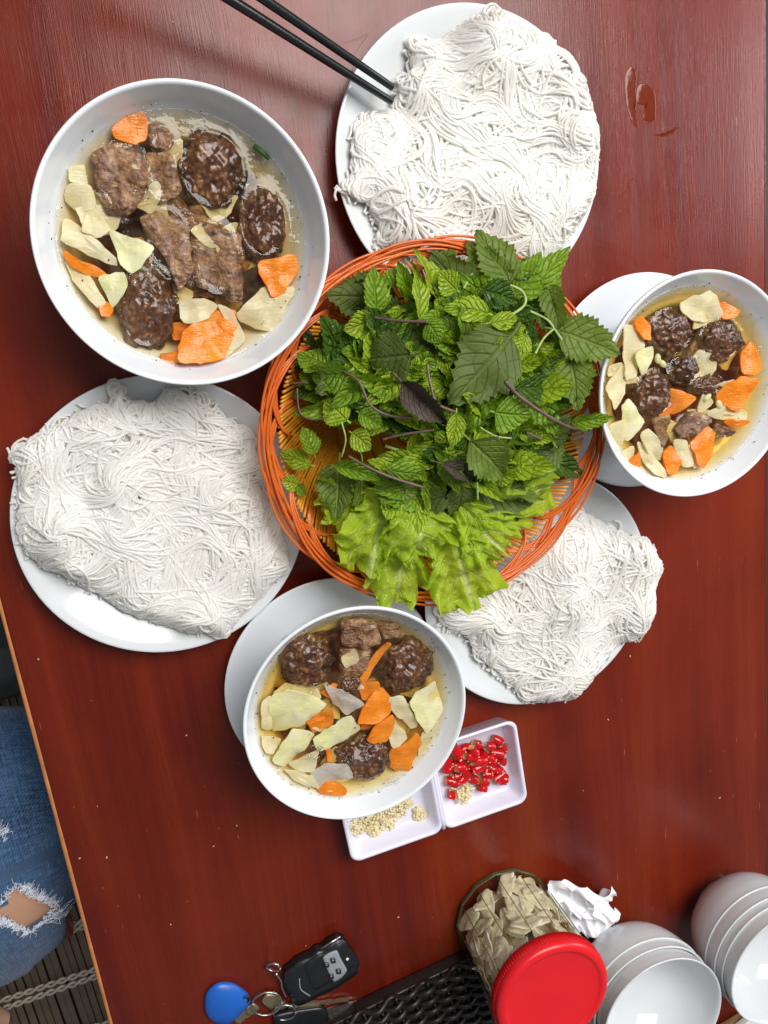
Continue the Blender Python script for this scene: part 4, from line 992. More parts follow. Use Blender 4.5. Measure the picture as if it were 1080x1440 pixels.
for a in [
 ('mint', (352, 272), (343, 132), 82, .9, 1.5, .2, 'upright mint leaf near the basket rim by the big soup bowl', 0),
 ('mint_bright', (478, 288), (490, 122), 66, .9, 1.7, .3, 'tall narrow bright mint leaf at the top of the heap', 1),
 ('mint_bright', (350, 284), (262, 335), 90, .8, 1.0, -.3, 'bright mint leaf on the purple stem tip', 0),
 ('mint', (272, 440), (150, 482), 112, 1.1, .7, .0, 'broad crinkled mint leaf hanging over the basket wall', 1),
 ('mint', (205, 425), (135, 385), 80, .8, .4, .3, 'crinkled mint leaf behind the broad hanging one', 2),
 ('mint_bright', (268, 585), (195, 522), 80, 1.0, .8, .1, 'bright mint leaf above the orange basket ribs', 2),
 ('mint', (392, 195), (432, 118), 75, .6, .9, -.4, 'mint leaf between the two upright bright leaves', 3),
 ('mint_bright', (680, 272), (558, 232), 85, 1.2, 1.3, .2, 'bright crinkled mint leaf above the large dark leaf', 1),
 ('mint', (172, 685), (135, 600), 62, .8, .8, .4, 'mint leaf standing at the outer heap edge', 0),
 ('mint_bright', (162, 715), (66, 680), 55, .7, .5, .1, 'bright mint leaf pointing at the left noodle plate', 2),
 ('mint', (228, 716), (362, 738), 62, 1.0, 1.1, -.2, 'flat mint leaf along the lower purple stem', 1),
 ('mint_bright', (586, 560), (580, 664), 52, 1.7, 1.3, .2, 'small bright mint leaf hanging in the middle of the heap', 0),
 ('mint', (918, 592), (1046, 574), 52, 1.3, 4.4, .1, 'mint leaf whose tip touches the soup bowl rim', 0),
 ('mint', (695, 560), (792, 585), 95, 1.3, 1.1, .0, 'mint leaf beside the thick purple stem', 2),
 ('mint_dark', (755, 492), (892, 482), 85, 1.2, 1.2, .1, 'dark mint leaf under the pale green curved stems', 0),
 ('mint', (500, 295), (545, 352), 75, 1.2, 1.2, .4, 'small mint leaf at the corner of the large dark leaf', 3),
 ('mint_bright', (588, 205), (528, 158), 72, 1.0, 1.1, -.2, 'bright mint leaf right of the tall narrow one', 0),
 ('mint_dark', (660, 202), (765, 232), 85, .9, 1.0, .0, 'dark mint leaf below the pale veined perilla leaf', 1),
 ('mint_bright', (680, 300), (782, 290), 60, 1.5, 1.5, -.2, 'smooth bright leaf lying on the top edge of the large dark leaf', 1),
 ('mint_bright', (128, 770), (70, 764), 50, .5, .4, .0, 'tiny mint leaf lowest at the outer basket wall', 0),
 ('mint', (118, 772), (152, 796), 46, .5, .5, .2, 'tiny mint leaf beside the lowest one at the basket wall', 1),
 ('mint', (378, 728), (512, 748), 66, 1.1, 1.1, .2, 'flat mint leaf across the lower purple stem', 3),
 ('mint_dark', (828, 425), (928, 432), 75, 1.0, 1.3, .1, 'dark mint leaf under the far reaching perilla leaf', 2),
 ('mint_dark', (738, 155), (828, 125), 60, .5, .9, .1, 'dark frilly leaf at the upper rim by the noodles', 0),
 ('mint', (835, 598), (905, 645), 75, 1.0, .9, .0, 'mint leaf below the thick purple stem', 1),
 ('mint', (558, 680), (575, 785), 65, 1.1, .9, .3, 'mint leaf between the two lower perilla leaves', 2),
 ('mint_bright', (278, 620), (342, 662), 64, 1.0, 1.0, .1, 'bright mint leaf above the lower purple stem', 0),
 ('mint', (300, 560), (372, 602), 62, 1.0, 1.1, -.2, 'mint leaf at the bend of the curved purple stem', 0),
 ('mint_bright', (790, 330), (768, 410), 60, 1.3, 1.3, .1, 'bright leaf between the large dark leaf and pale stems', 2),
]: hero(*a[:8], name='mint_leaf', variant=a[8], group=G2)
# long stems
def stem(pts, r0, r1, mat, label, off=1.3):
    P = smooth_path([on_heap(*ZH(x, y), o_) for x, y, o_ in pts], 30); v, f = tube(P, np.linspace(r0, r1, 30) * .6 * (1 + .12 * np.sin(np.linspace(0, 25, 30))), 7)
    mk('herb_stem', v, f, mat, label=label, cat='stem', group='bare herb stems')
stem([(345, 284, 1.0), (420, 293, 1.3), (500, 296, 1.4)], .16, .2, 'stem_purple', 'short straight purple stem behind the bright mint leaves')
stem([(255, 440, 1.2), (300, 470, 1.5), (335, 540, 1.6), (390, 570, 1.7), (455, 576, 1.6)], .12, .2, 'stem_purple', 'curved purple stem between crinkled mint and curled purple leaf')
stem([(728, 470, 1.8), (770, 515, 1.9), (850, 570, 1.9), (920, 605, 1.8), (972, 612, 1.6)], .26, .2, 'stem_purple', 'thick purple stem reaching over the basket rim')
stem([(270, 688, 1.4), (330, 722, 1.6), (400, 752, 1.6), (490, 780, 1.4)], .14, .2, 'stem_purple', 'purple stem across the lower heap above the lettuce')
stem([(500, 420, 1.6), (510, 480, 1.8), (530, 535, 1.9), (585, 560, 1.6)], .15, .17, 'stem_purple', 'thin purple stem hooked beside the large dark leaf')
stem([(715, 180, 1.0), (775, 205, 1.3), (785, 245, 1.4), (740, 280, 1.3)], .17, .17, 'stem_green', 'pale green stem curling below the pale veined perilla leaf')
stem([(800, 265, 1.2), (850, 290, 1.5), (880, 330, 1.6), (930, 400, 1.8), (950, 430, 1.8)], .15, .16, 'stem_green', 'pale green stem running to the far reaching perilla leaf')
stem([(815, 390, 1.4), (840, 345, 1.6), (872, 315, 1.6)], .15, .12, 'stem_green', 'short pale stem beside the dark mint leaf')
stem([(606, 198, .9), (636, 148, 1.2)], .14, .14, 'stem_green', 'whitish cut stem end at the top of the heap')
stem([(645, 765, 1.0), (648, 815, 1.0)], .16, .14, 'stem_green', 'pale cut stem end just above the lettuce')
stem([(98, 476, .3), (150, 474, .6)], .15, .15, 'stem_purple', 'short purple stem end sticking out over the basket wall')
stem([(120, 490, .7), (128, 560, .8), (165, 582, .9), (215, 575, 1.0)], .1, .12, 'stem_purple', 'thin looping stem at the outer heap edge')
stem([(790, 620, 1.4), (835, 640, 1.4)], .17, .15, 'stem_purple', 'short purple stem end below the thick purple stem')
stem([(655, 605, 1.7), (700, 630, 1.7), (745, 636, 1.6)], .11, .1, 'stem_green', 'thin green stem above the lower perilla leaf')
stem([(370, 640, 1.6), (430, 625, 1.7), (520, 612, 1.7)], .12, .14, 'stem_purple', 'thin purple stem crossing the middle of the heap')
stem([(250, 590, 1.3), (262, 640, 1.4), (250, 690, 1.3)], .1, .1, 'stem_green', 'thin pale stem standing by the outer mint leaves')

# filler sprigs: stem with opposite leaf pairs
def sprig(p, yaw, L, kinds, label, group, sag=.0, sub=False):
    z0 = heapz(p[0], p[1]) - sag
    base = np.array([p[0], p[1], z0]); root = thing('mint_sprig', base, label, 'herb', group)
    d = np.array([math.cos(yaw), math.sin(yaw)]); P = []
    cv = rnd.uniform(-.08, .08)
    for t in np.linspace(0, 1, 8):
        q = p + d * L * t + np.array([-d[1], d[0]]) * cv * (t * L) ** 1.5
        P.append((q[0], q[1], max(3.2, heapz(q[0], q[1]) - sag + .15 + .35 * t)))
    P = np.array(P); v, f = tube(P, np.linspace(.13, .07, 8), 6); mk('stem', v, f, 'stem_purple' if rnd.random() < .5 else 'stem_green', root)
    for i, t in enumerate((2, 4, 6, 7)):
        q = P[t]; tang = P[t] - P[t - 1]; ya = math.atan2(tang[1], tang[0]); sz = rnd.uniform(2.2, 4.6) * (1 if t < 6 else .65)
        for s in (-1, 1):
            ang = ya + s * rnd.uniform(.5, 1.2) * (1 if t < 7 else .6); el = rnd.uniform(-.25, .75)
            dv = Vector((math.cos(ang) * math.cos(el), math.sin(ang) * math.cos(el), math.sin(el)))
            R = frame(dv, rnd.gauss(0, .45)); k = rnd.choice(kinds); me = rnd.choice(LM[k])
            M = (R @ Matrix.Diagonal((sz * rnd.uniform(.85, 1.25), sz, sz))).to_4x4(); M.translation = Vector(q) + dv * .15
            inst('leaf', me, M, root)
    return root
rnd.seed(77)
cnt = 0
free = [t for t in ANCH if len(t[1].split(' beside')[0].split(' above')[0].split()) <= 12]
for i in range(600):
    a = rnd.uniform(0, 6.28); r = 9.9 * math.sqrt(rnd.random()); p = np.array([HC[0] + r * math.cos(a), HC[1] + r * math.sin(a)])
    if p[1] < HC[1] - (5.2 if p[0] < HC[0] + 2 else 7.2) or (p[0] < HC[0] - 5.5 and p[1] < HC[1] - 1) or (p[0] - HC[0]) * -.6 + (p[1] - HC[1]) * .8 > 7.4 or p[1] > HC[1] + 8.2: continue
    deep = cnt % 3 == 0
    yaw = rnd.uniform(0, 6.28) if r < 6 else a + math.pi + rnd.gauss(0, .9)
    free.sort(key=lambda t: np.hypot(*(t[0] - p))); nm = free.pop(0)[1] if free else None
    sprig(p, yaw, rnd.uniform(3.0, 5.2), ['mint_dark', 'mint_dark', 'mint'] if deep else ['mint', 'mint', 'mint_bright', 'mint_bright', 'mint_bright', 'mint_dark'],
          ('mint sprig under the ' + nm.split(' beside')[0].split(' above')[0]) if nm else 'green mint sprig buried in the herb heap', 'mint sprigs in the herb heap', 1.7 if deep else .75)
    cnt += 1
    if cnt >= 70: break
for i in range(34):
    a = rnd.uniform(0, 6.28); r = 9.4 * math.sqrt(rnd.random()); p = np.array([HC[0] + r * math.cos(a), HC[1] + r * math.sin(a)])
    if p[1] < HC[1] - 7: continue
    dv = Vector((math.cos(a + 1), math.sin(a + 1), rnd.uniform(-.1, .4))); sz = rnd.uniform(3.4, 4.8)
    M = (frame(dv, rnd.gauss(0, .4)) @ Matrix.Diagonal((sz, sz, sz))).to_4x4(); M.translation = Vector((p[0], p[1], heapz(*p) - rnd.uniform(.1, 1.0)))
    inst('perilla_leaf', rnd.choice(LM[rnd.choice(('perilla', 'perilla', 'perilla_dark'))]), M, label='half buried perilla leaf under the mint in the herb heap', cat='leaf', group='buried perilla leaves')

# lettuce: ruffled sheets
def lettuce(b, t, wpx, zb, zt2, seed, label):
    B = at(*ZH(*b), zb); T = at(*ZH(*t), zt2); d = T - B; L = np.linalg.norm(d); W = wpx * .48148 / 18.5
    R = np.array(frame(Vector(d), 0)); nu, nv = 76, 91; V, UV = [], []
    for i in range(nu):
        u = i / (nu - 1)
        hw = W / 2 * (.22 + .78 * min(1, u * 1.7) ** .8) * (1 - max(0, (u - .72) / .28) ** 2 * .55)
        for j in range(nv):
            s = 2 * j / (nv - 1) - 1; e = max(abs(s), (u - .55) / .45 if u > .55 else 0)
            fr = max(0, (e - .30) / .70) ** 1.7
            ph = seed * 2.3
            arc = math.atan2(s * hw, max(.05, L * u - L * .25))
            wv = arc * 13 + ph + 2.6 * noise.noise(Vector((u * 2.2, s * 2.2, seed)))
            x = s * hw * (1 + .09 * math.sin(wv + 1.2) * fr); y = u * L + fr * .26 * math.cos(wv)
            z = fr * (.70 * math.sin(wv) + .34 * math.sin(wv * 2.3 + ph)) + fr ** 2.5 * .20 * math.sin(wv * 4.3)
            z += .8 * noise.noise(Vector((x * .5, y * .5, seed * 2.7))) + .32 * noise.noise(Vector((x * 1.4, y * 1.4, seed * 1.7))) + .5 * (1 - s * s) * math.sin(u * 2.6) + .07 * noise.noise(Vector((x * 3.5, y * 3.5, seed * 4.4)))
            z -= .35 * math.exp(-(s * 9) ** 2) * (1 - u)
            ex = .05 * fr * noise.noise(Vector((x * 2.5, y * 2.5, seed + 9)))
            V.append(B + R @ np.array([x * (1 + ex), y + ex * 2, z])); UV.append((u, .5 + s * .5))
    mk('lettuce_leaf', np.array(V), gridfaces(nu, nv, False), 'lettuce', uv=UV, label=label, cat='lettuce', group='lettuce leaves')
lettuce((400, 770), (318, 1030), 235, 8.2, 7.4, 1, 'frilly lettuce leaf hanging over the basket rim nearest the jeans side')
lettuce((450, 880), (400, 1125), 190, 8.0, 7.2, 2, 'lowest lettuce leaf covering the basket rim above the soup bowl')
lettuce((560, 880), (632, 1128), 240, 8.2, 7.6, 3, 'broad lettuce leaf reaching down over the rim toward the noodle plate')
lettuce((620, 900), (860, 762), 170, 8.4, 8.0, 4, 'lettuce leaf stretching up the saucer side of the basket')
lettuce((345, 790), (180, 835), 160, 7.0, 6.2, 5, 'lettuce leaf tucked against the orange ribs')
lettuce((600, 830), (715, 968), 190, 8.9, 8.2, 6, 'upper lettuce leaf with ruffled edge on the noodle side')
lettuce((450, 800), (480, 985), 230, 9.0, 8.4, 7, 'topmost lettuce leaf in the middle of the lettuce')

# ------------------------------------------------------------------ two-well dip tray with chilies and garlic
TZ = 2.2
A_, B_, C_ = at(743, 1127, TZ), at(495, 1215, TZ), at(721, 1014, TZ)
ux = (B_ - A_)[:2]; LT = np.linalg.norm(ux); ux = ux / LT; uy = np.array([-ux[1], ux[0]])
if uy @ (C_ - A_)[:2] < 0: uy = -uy
WT = abs(uy @ (C_ - A_)[:2]) + .1
TO = A_[:2]
def TT(a, b, z): q = TO + ux * a + uy * b; return np.array([q[0], q[1], z])
def rrect(w, h, r, n=6):
    P = []
    for cx_, cy_, a0 in ((w - r, h - r, 0), (r, h - r, 90), (r, r, 180), (w - r, r, 270)):
        for t in range(n): a = math.radians(a0 + 90 * t / (n - 1)); P.append((cx_ + r * math.cos(a), cy_ + r * math.sin(a)))
    return P
def loft(rings, capb=True, captop=True):
    n = len(rings[0]); V = [p for r in rings for p in r]; F = []
    for i in range(len(rings) - 1):
        for j in range(n): j2 = (j + 1) % n; F.append((i * n + j, i * n + j2, (i + 1) * n + j2, (i + 1) * n + j))
    if capb: F.append(tuple(range(n))[::-1])
    if captop: F.append(tuple(range((len(rings) - 1) * n, len(rings) * n)))
    return V, F
tray = thing('dip_tray', TT(LT / 2, WT / 2, 0), 'small lilac white two-well dip tray holding chilies and minced garlic', 'tray')
half = LT * .485
def well(a0, w):
    def ring(ins, z): return [TT(a0 + ins + x, ins + y, z) for x, y in rrect(w - 2 * ins, WT - 2 * ins, max(.25, .95 - ins * .5))]
    rings = [ring(.62, 0), ring(.5, .12), ring(.08, TZ - .25), ring(.0, TZ - .08), ring(.06, TZ + .02), ring(.22, TZ + .03), ring(.34, TZ - .06), ring(.42, TZ - .35), ring(.72, .62), ring(.95, .42)]
    return loft(rings)
v, f = well(0, half); mk('well', v, f, 'tray', tray)
v, f = well(half + .12, LT - half - .12); mk('well', v, f, 'tray', tray)
v, f = tube([TT(half + .06, b, TZ - .16) for b in np.linspace(.25, WT - .25, 8)], .24, 10); mk('divider', v, f, 'tray', tray)
v, f = box(TT(half + .06, WT / 2, 1.0), (.3, .3, .3), 0, .05)

def chili(p, yaw, L, r, z, seed):
    d = np.array([math.cos(yaw), math.sin(yaw), rnd.uniform(-.25, .35)]); d /= np.linalg.norm(d); P = []
    for t in np.linspace(-.5, .5, 7): P.append(np.array([p[0], p[1], z]) + d * L * t + np.array([-d[1], d[0], 0]) * .1 * math.sin(t * 3 + seed))
    R = [r * x for x in (.97, 1.03, 1.05, 1.0, .95, .92, .86)]
    v, f = tube(P, R, 12)
    # hollow cut ends: pull a ring inward for flesh and seeds
    V = [tuple(q) for q in v]; F = list(f[:-2]); fm = [0] * len(F)
    for ring, cidx, sgn in ((0, 0, 1), (6, 6, -1)):
        c = P[cidx]; ids = list(range(ring * 12, ring * 12 + 12)); inn = []
        for q in ids: inn.append(len(V)); V.append(tuple(c + (np.array(V[q]) - c) * .62 + d * sgn * .02))
        deep = len(V); V.append(tuple(c + d * sgn * L * .12))
        for q in range(12):
            q2 = (q + 1) % 12
            F.append((ids[q], inn[q], inn[q2], ids[q2]) if sgn < 0 else (ids[q2], inn[q2], inn[q], ids[q])); fm.append(1)
            F.append((inn[q], inn[q2], deep) if sgn > 0 else (inn[q2], inn[q], deep)); fm.append(1)
    mk('chili_piece', V, F, None, mats=['chili', 'chili_in'], fmat=fm, label='chopped bright red chili piece piled in the dip tray', cat='chili', group='chopped red chilies in the dip tray')
ZD = lambda x, y: (460 + .27778 * x, 1000 + .27778 * y)
spots = [(650, 200), (700, 190), (760, 165), (830, 180), (860, 150), (885, 190), (885, 250), (840, 260), (800, 210), (730, 230), (680, 240), (640, 270), (600, 290), (650, 330), (700, 300), (760, 290), (800, 280), (850, 300), (890, 350), (870, 330), (740, 340), (790, 350), (690, 345), (630, 360), (780, 385), (630, 420), (820, 235), (770, 250), (715, 265), (860, 215), (670, 290), (810, 320), (610, 250), (745, 200)]
for i, (x, y) in enumerate(spots):
    z = .95 + (.55 if i % 3 == 0 and 640 < x < 860 and y < 330 else 0) + .1 * rnd.random()
    p = at(*ZD(x, y), z); chili(p, rnd.uniform(0, 3.14), rnd.uniform(.55, 1.45), rnd.uniform(.40, .58), z, i)
sd_ = []
for i in range(55):
    x, y = rnd.choice(spots); p = at(*ZD(x + rnd.gauss(0, 18), y + rnd.gauss(0, 18)), 1.75); v, f = ico(1); r_ = rnd.uniform(.06, .10)
    sd_.append((v * np.array([r_, r_ * .8, r_ * .4]) + np.array([p[0], p[1], rnd.uniform(1.35, 1.95)]), f))
v, f = join(sd_); mk('chili_seeds', v, f, 'garlic', label='pale chili seeds scattered over the chopped red chilies', cat='seeds', kind='stuff')
def garlic(blobs, num, label, z0=.5):
    parts = []
    for i in range(num):
        x, y, r = rnd.choice(blobs); a = rnd.uniform(0, 6.28); q = r * math.sqrt(rnd.random()); z = z0 + .5 * rnd.random() * (1 - q / r) + .1; p = at(*ZD(x + q * math.cos(a), y + q * math.sin(a)), z)
        s = rnd.uniform(.08, .19); parts.append(lump(p, (s, s * rnd.uniform(.6, 1.2), s * .7), i, 1, .5, 1.3, 0, rnd.uniform(0, 3)))
    v, f = join(parts); mk('minced_garlic', v, f, 'garlic', label=label, cat='garlic', kind='stuff', group='heaps of minced garlic')
garlic([(150, 590, 42), (210, 560, 45), (260, 560, 52), (320, 520, 50), (370, 490, 45), (400, 460, 30), (240, 610, 30), (310, 570, 35)], 760, 'long heap of minced yellow garlic in the tray beside the soup bowl')
garlic([(470, 530, 34), (460, 510, 26)], 130, 'small separate clump of minced garlic near the tray divider')
garlic([(690, 430, 40), (715, 400, 35), (740, 250, 25), (680, 440, 30)], 170, 'minced garlic sprinkled on the red chilies', .8)

# ------------------------------------------------------------------ pickle jar
JC = at(780, 1403, 11.3); JC = np.array([JC[0], JC[1], 0.0])
jar = thing('pickle_jar', JC, 'glass jar of pale pickled slices with red plastic lid', 'jar')
jp = [(0.01, .12), (4.3, .12), (4.75, .25), (5.02, .65), (5.05, 1.5), (5.05, 8.7), (4.95, 9.3), (4.75, 9.7), (4.7, 10.7)]
v, f = lathe(jp, 14, JC); mk('glass_body', v, f, 'glass', jar, smooth=False)
for r_, z_, w_ in ((4.72, .30, .20), (4.98, .75, .10), (4.85, 9.45, .10)):
    v, f = tube([(JC[0] + r_ * math.cos(2 * math.pi * q / 14), JC[1] + r_ * math.sin(2 * math.pi * q / 14), z_) for q in range(14)], w_, 8, True); mk('glass_ridge', v, f, 'glass_edge', jar)
for q in range(14):
    a = 2 * math.pi * q / 14; v, f = tube([(JC[0] + 5.06 * math.cos(a), JC[1] + 5.06 * math.sin(a), z_) for z_ in (.9, 8.7)], .05, 5); mk('facet_edge', v, f, 'glass_edge', jar)
v, f = lathe([(0.01, .45), (4.5, .45), (4.85, .9), (4.85, 8.5), (0.01, 8.5)], 28, JC); mk('brine', v, f, 'brine', jar)
lp = [(0.01, 9.65), (5.2, 9.65), (5.32, 9.75), (5.36, 10.70), (5.30, 11.10), (5.1, 11.30), (4.75, 11.36), (4.55, 11.34), (4.48, 11.22), (4.3, 11.18), (2, 11.20), (0.01, 11.22)]
v, f = lathe(lp, 96, JC); lid = mk('lid', v, f, 'lid', jar)
gr = []
for i in range(120):
    a = 2 * math.pi * i / 120; gr.append(tube([(JC[0] + 5.34 * math.cos(a), JC[1] + 5.34 * math.sin(a), 9.8), (JC[0] + 5.37 * math.cos(a), JC[1] + 5.37 * math.sin(a), 10.6)], .035, 4))
v, f = join(gr); mk('grip_ridges', v, f, 'lid', lid)
slice_me = []
for k in range(6):
    w = rnd.uniform(.38, .75); poly = [(2.1 * math.cos(a) * (1 + .15 * math.sin(2 * a + k)), 2.1 * w * math.sin(a) * (1 + .1 * math.cos(3 * a + k))) for a in np.linspace(0, 6.28, 9)[:-1]]
    v, f = slab(poly, 0, .14, wav=.25, seed=k, bend=.03); o = mk('pickled_slice', v, f, 'pickle', None, (0, 0, 0)); slice_me.append(o.data); bpy.data.objects.remove(o)
for i in range(215):
    a = rnd.uniform(0, 6.28); r = rnd.choice((4.62, 4.5, 4.3, 4.0, 3.5, 2.4)); z = rnd.uniform(1.2, 8.2)
    yaw = a + rnd.gauss(0, .12 if r > 4.2 else .4); tilt = rnd.gauss(0, .10 if r > 4.2 else .4)
    if i < 45: z = rnd.uniform(.55, .9); r = 3.4 * math.sqrt(rnd.random()); M = Matrix.Translation(Vector((JC[0] + r * math.cos(a), JC[1] + r * math.sin(a), z))) @ Matrix.Rotation(rnd.gauss(0, .12), 4, 'X') @ Matrix.Rotation(yaw, 4, 'Z') @ Matrix.Scale(rnd.uniform(.5, .75), 4)
    else: M = Matrix.Translation(Vector((JC[0] + r * math.cos(a), JC[1] + r * math.sin(a), z))) @ Matrix.Rotation(yaw, 4, 'Z') @ Matrix.Rotation(math.pi / 2 + tilt, 4, 'Y') @ Matrix.Rotation(rnd.gauss(0, .8), 4, 'Z') @ Matrix.Scale(rnd.uniform(.5, .95), 4)
    inst('pickled_slice', rnd.choice(slice_me), M, label='thin pale pickled slice inside the red lidded glass jar', cat='pickle', group='pickled slices in the jar')

# ------------------------------------------------------------------ stacked rice bowls
RB = 6.45
def fine(pts, m=5):
    P = smooth_path(np.array([[a, b, 0] for a, b in pts]), len(pts) * m); return [(max(.01, p[0]), p[1]) for p in P]
ob = [(0.01, .5), (2.3, .5), (2.4, 0), (2.75, 0), (2.85, .45), (3.3, .8), (4.7, 1.7), (5.65, 3.1), (6.15, 4.6), (RB - .06, 6.0), (RB, 6.25), (RB - .06, 6.36), (RB - .2, 6.3)]
ib = [(RB - .3, 6.0), (5.95, 4.6), (5.4, 3.1), (4.4, 1.9), (3.0, 1.1), (1.4, .85), (0.01, .8)]
v, f = lathe(fine(ob) + fine(ib), 96, (0, 0, 0)); o = mk('rice_bowl', v, f, 'ricebowl', None, (0, 0, 0)); rb_me = o.data; bpy.data.objects.remove(o)
S1 = at(936, 1436, 9.6); S2 = at(1110, 1366, 10.6)
for sx, lst, nm in ((S1, [(0, 0, 'lowest'), (1.15, .01, 'middle'), (2.95, -.02, 'topmost')], 'in the stack of three beside the red jar lid'),
                    (S2, [(0, 0, 'lowest'), (1.5, .01, 'second lowest'), (2.5, -.01, 'second highest'), (3.9, .01, 'topmost')], 'in the taller stack at the table corner')):
    for z, tl, w in lst:
        M = Matrix.Translation(Vector((sx[0] + rnd.uniform(-.12, .12), sx[1] + rnd.uniform(-.12, .12), z + .02))) @ Matrix.Rotation(tl, 4, 'X')
        inst('rice_bowl', rb_me, M, label=f'white porcelain rice bowl, {w} {nm}', cat='bowl', group='stacked white rice bowls')

# ------------------------------------------------------------------ crumpled tissue
tc = [at(775, 1252, 3), at(873, 1262, 3.2), at(868, 1300, 1.5), at(800, 1330, 1)]
V, UV = [], []; n = 60
for i in range(n):
    for j in range(n):
        u, w = i / (n - 1), j / (n - 1); q = tc[0] * (1 - u) * (1 - w) + tc[1] * u * (1 - w) + tc[2] * u * w + tc[3] * (1 - u) * w
        nz = noise.noise(Vector((u * 4, w * 4, 2.2))); nz2 = abs(noise.noise(Vector((u * 7, w * 5, 8.2)))); nz3 = abs(noise.noise(Vector((u * 14, w * 12, 5))))
        V.append((q[0] + .6 * noise.noise(Vector((u * 3, w * 3, 9))), q[1] + .8 * noise.noise(Vector((u * 3, w * 3, 19))) + .5 * math.sin(u * 7), max(.1, .9 + q[2] * .45 + nz * 1.3 - nz2 * 1.5)))
mk('paper_tissue', V, gridfaces(n, n, False), 'tissue', label='crumpled white paper tissue between the jar and the bowls', cat='tissue')

# ------------------------------------------------------------------ black woven tray at the bottom
wa = at(520, 1428, 2.6); wb = at(664, 1358, 2.6); wd = (wb - wa)[:2]; wl = np.linalg.norm(wd); wd /= wl; wn = np.array([wd[1], -wd[0]])
def WV(a, b, z): q = wa[:2] + wd * a + wn * b; return np.array([q[0], q[1], z])
wt = thing('woven_tray', WV(wl * .5, 4, 0), 'black brown woven plastic tray beside the keys and pickle jar', 'tray')
v, f = box(WV(wl - 13, 6.2, .9), (27, 12.2, 1.5), math.atan2(wd[1], wd[0]), .2); mk('base', v, f, 'rattan', wt)
strands = []
sv = []
for row in range(20):
    b = .2 + row * .6
    P = [WV(a, b + .08 * math.sin(a * 2.4 + row * math.pi), 2.05 + .42 * math.sin(a * 1.9 + row * math.pi)) for a in np.linspace(wl - 26.5, wl + .4, 110)]
    v, f = tube(P, [.27] * 110, 7); v = np.asarray(v); mk('weave_strand', v, f, 'rattan', wt)
for c_ in range(17):
    a = wl - 26 + c_ * 1.65
    P = [WV(a, b, 2.05 - .3 * math.sin(a * 1.9 + b / .6 * math.pi)) for b in np.linspace(0, 12.2, 40)]
    v, f = tube(P, .2, 6); mk('weave_stake', v, f, 'rattan', wt)

# small bamboo tray with packets, glimpsed between the bowl stacks
pc = at(1046, 1428, 2.0)
bt = thing('bamboo_tray', (pc[0], pc[1], 0), 'brown bamboo tray glimpsed between the two bowl stacks', 'tray')
v, f = box((pc[0] + 3, pc[1] - 8, .5), (22, 13.5, .8), .35, .15); mk('base', v, f, 'bamboo', bt)
for i in range(2):
    v, f = box((pc[0] + 3 + (-.55 if i else .3), pc[1] - 2.1 + i * .9, 1.2), (22, .35, .6), .35, .08); mk('rail', v, f, 'paper', bt)
v, f = box((pc[0] + .8, pc[1] - 2.6, 1.5), (3.4, 2.4, .8), .5, .1); pk = mk('sauce_packet', v, f, 'paper', label='small white and yellow packet in the bamboo tray', cat='packet')
v, f = box((pc[0] + .8, pc[1] - 2.6, 1.93), (1.8, 1.3, .08), .5, .02); mk('print_patch', v, f, 'yellow', pk)

# ------------------------------------------------------------------ keys
ZK = lambda x, y: (260 + .37037 * x, 1280 + .37037 * y)
def K(x, y, z=.5): return at(*ZK(x, y), z)
def dome(poly, z0, h, rings=9):
    P = smooth_path(np.array([p[:2] for p in poly]), 40, True); c = P.mean(0); n = len(P); V = []
    for k in range(rings + 1):
        t = k / rings; rr_ = math.sin(t * math.pi / 2); zz = math.cos(t * math.pi / 2)
        for q in P: V.append((*(c + (q - c) * rr_), z0 + h * zz))
    for q in P: V.append((*q, z0 - .05))
    for q in P: V.append((*(c + (q - c) * .9), 0.03))
    return V, gridfaces(rings + 3, n)
fob = thing('key_fob', K(160, 355, 0), 'blue plastic teardrop key fob at the keyring', 'key fob')
v, f = dome([K(x, y, .4) for x, y in [(75, 350), (85, 310), (125, 278), (180, 278), (225, 305), (250, 335), (240, 362), (205, 400), (160, 432), (105, 420), (80, 390)]], .35, .75); mk('body', v, f, 'fob', fob)
c = K(232, 338, .72); v, f = tube([(c[0] + .3 * math.cos(a), c[1] + .3 * math.sin(a), .74) for a in np.linspace(0, 6.28, 16, endpoint=False)], .1, 6, True); mk('eyelet', v, f, 'remote', fob)
v, f = slab([(c[0] + .24 * math.cos(a), c[1] + .24 * math.sin(a)) for a in np.linspace(0, 6.28, 8, endpoint=False)], .70, .1); mk('eyelet_hole', v, f, 'pepper', fob)
rem = thing('car_remote', K(510, 230, 0), 'black car remote with grey button panel on the keyring', 'remote')
body_o = [(372, 232), (450, 180), (585, 100), (605, 105), (660, 195), (655, 228), (560, 295), (440, 352), (405, 345), (380, 290)]
v, f = slab([K(x, y, .8) for x, y in body_o], .62, 1.15, wav=.02); rb = mk('body', v, f, 'remote', rem)
v, f = slab([K(x, y, 1.3) for x, y in [(455, 205), (520, 165), (600, 118), (645, 195), (640, 222), (560, 268), (490, 310), (470, 260)]], 1.22, .22, wav=.01); mk('face_plate', v, f, 'remote', rem)
v, f = slab([K(x, y, 1.35) for x, y in [(522, 178), (550, 160), (578, 150), (592, 185), (618, 228), (595, 255), (566, 274), (545, 235)]], 1.34, .14, wav=.0); pn = mk('button_panel', v, f, 'remote_panel', rem)
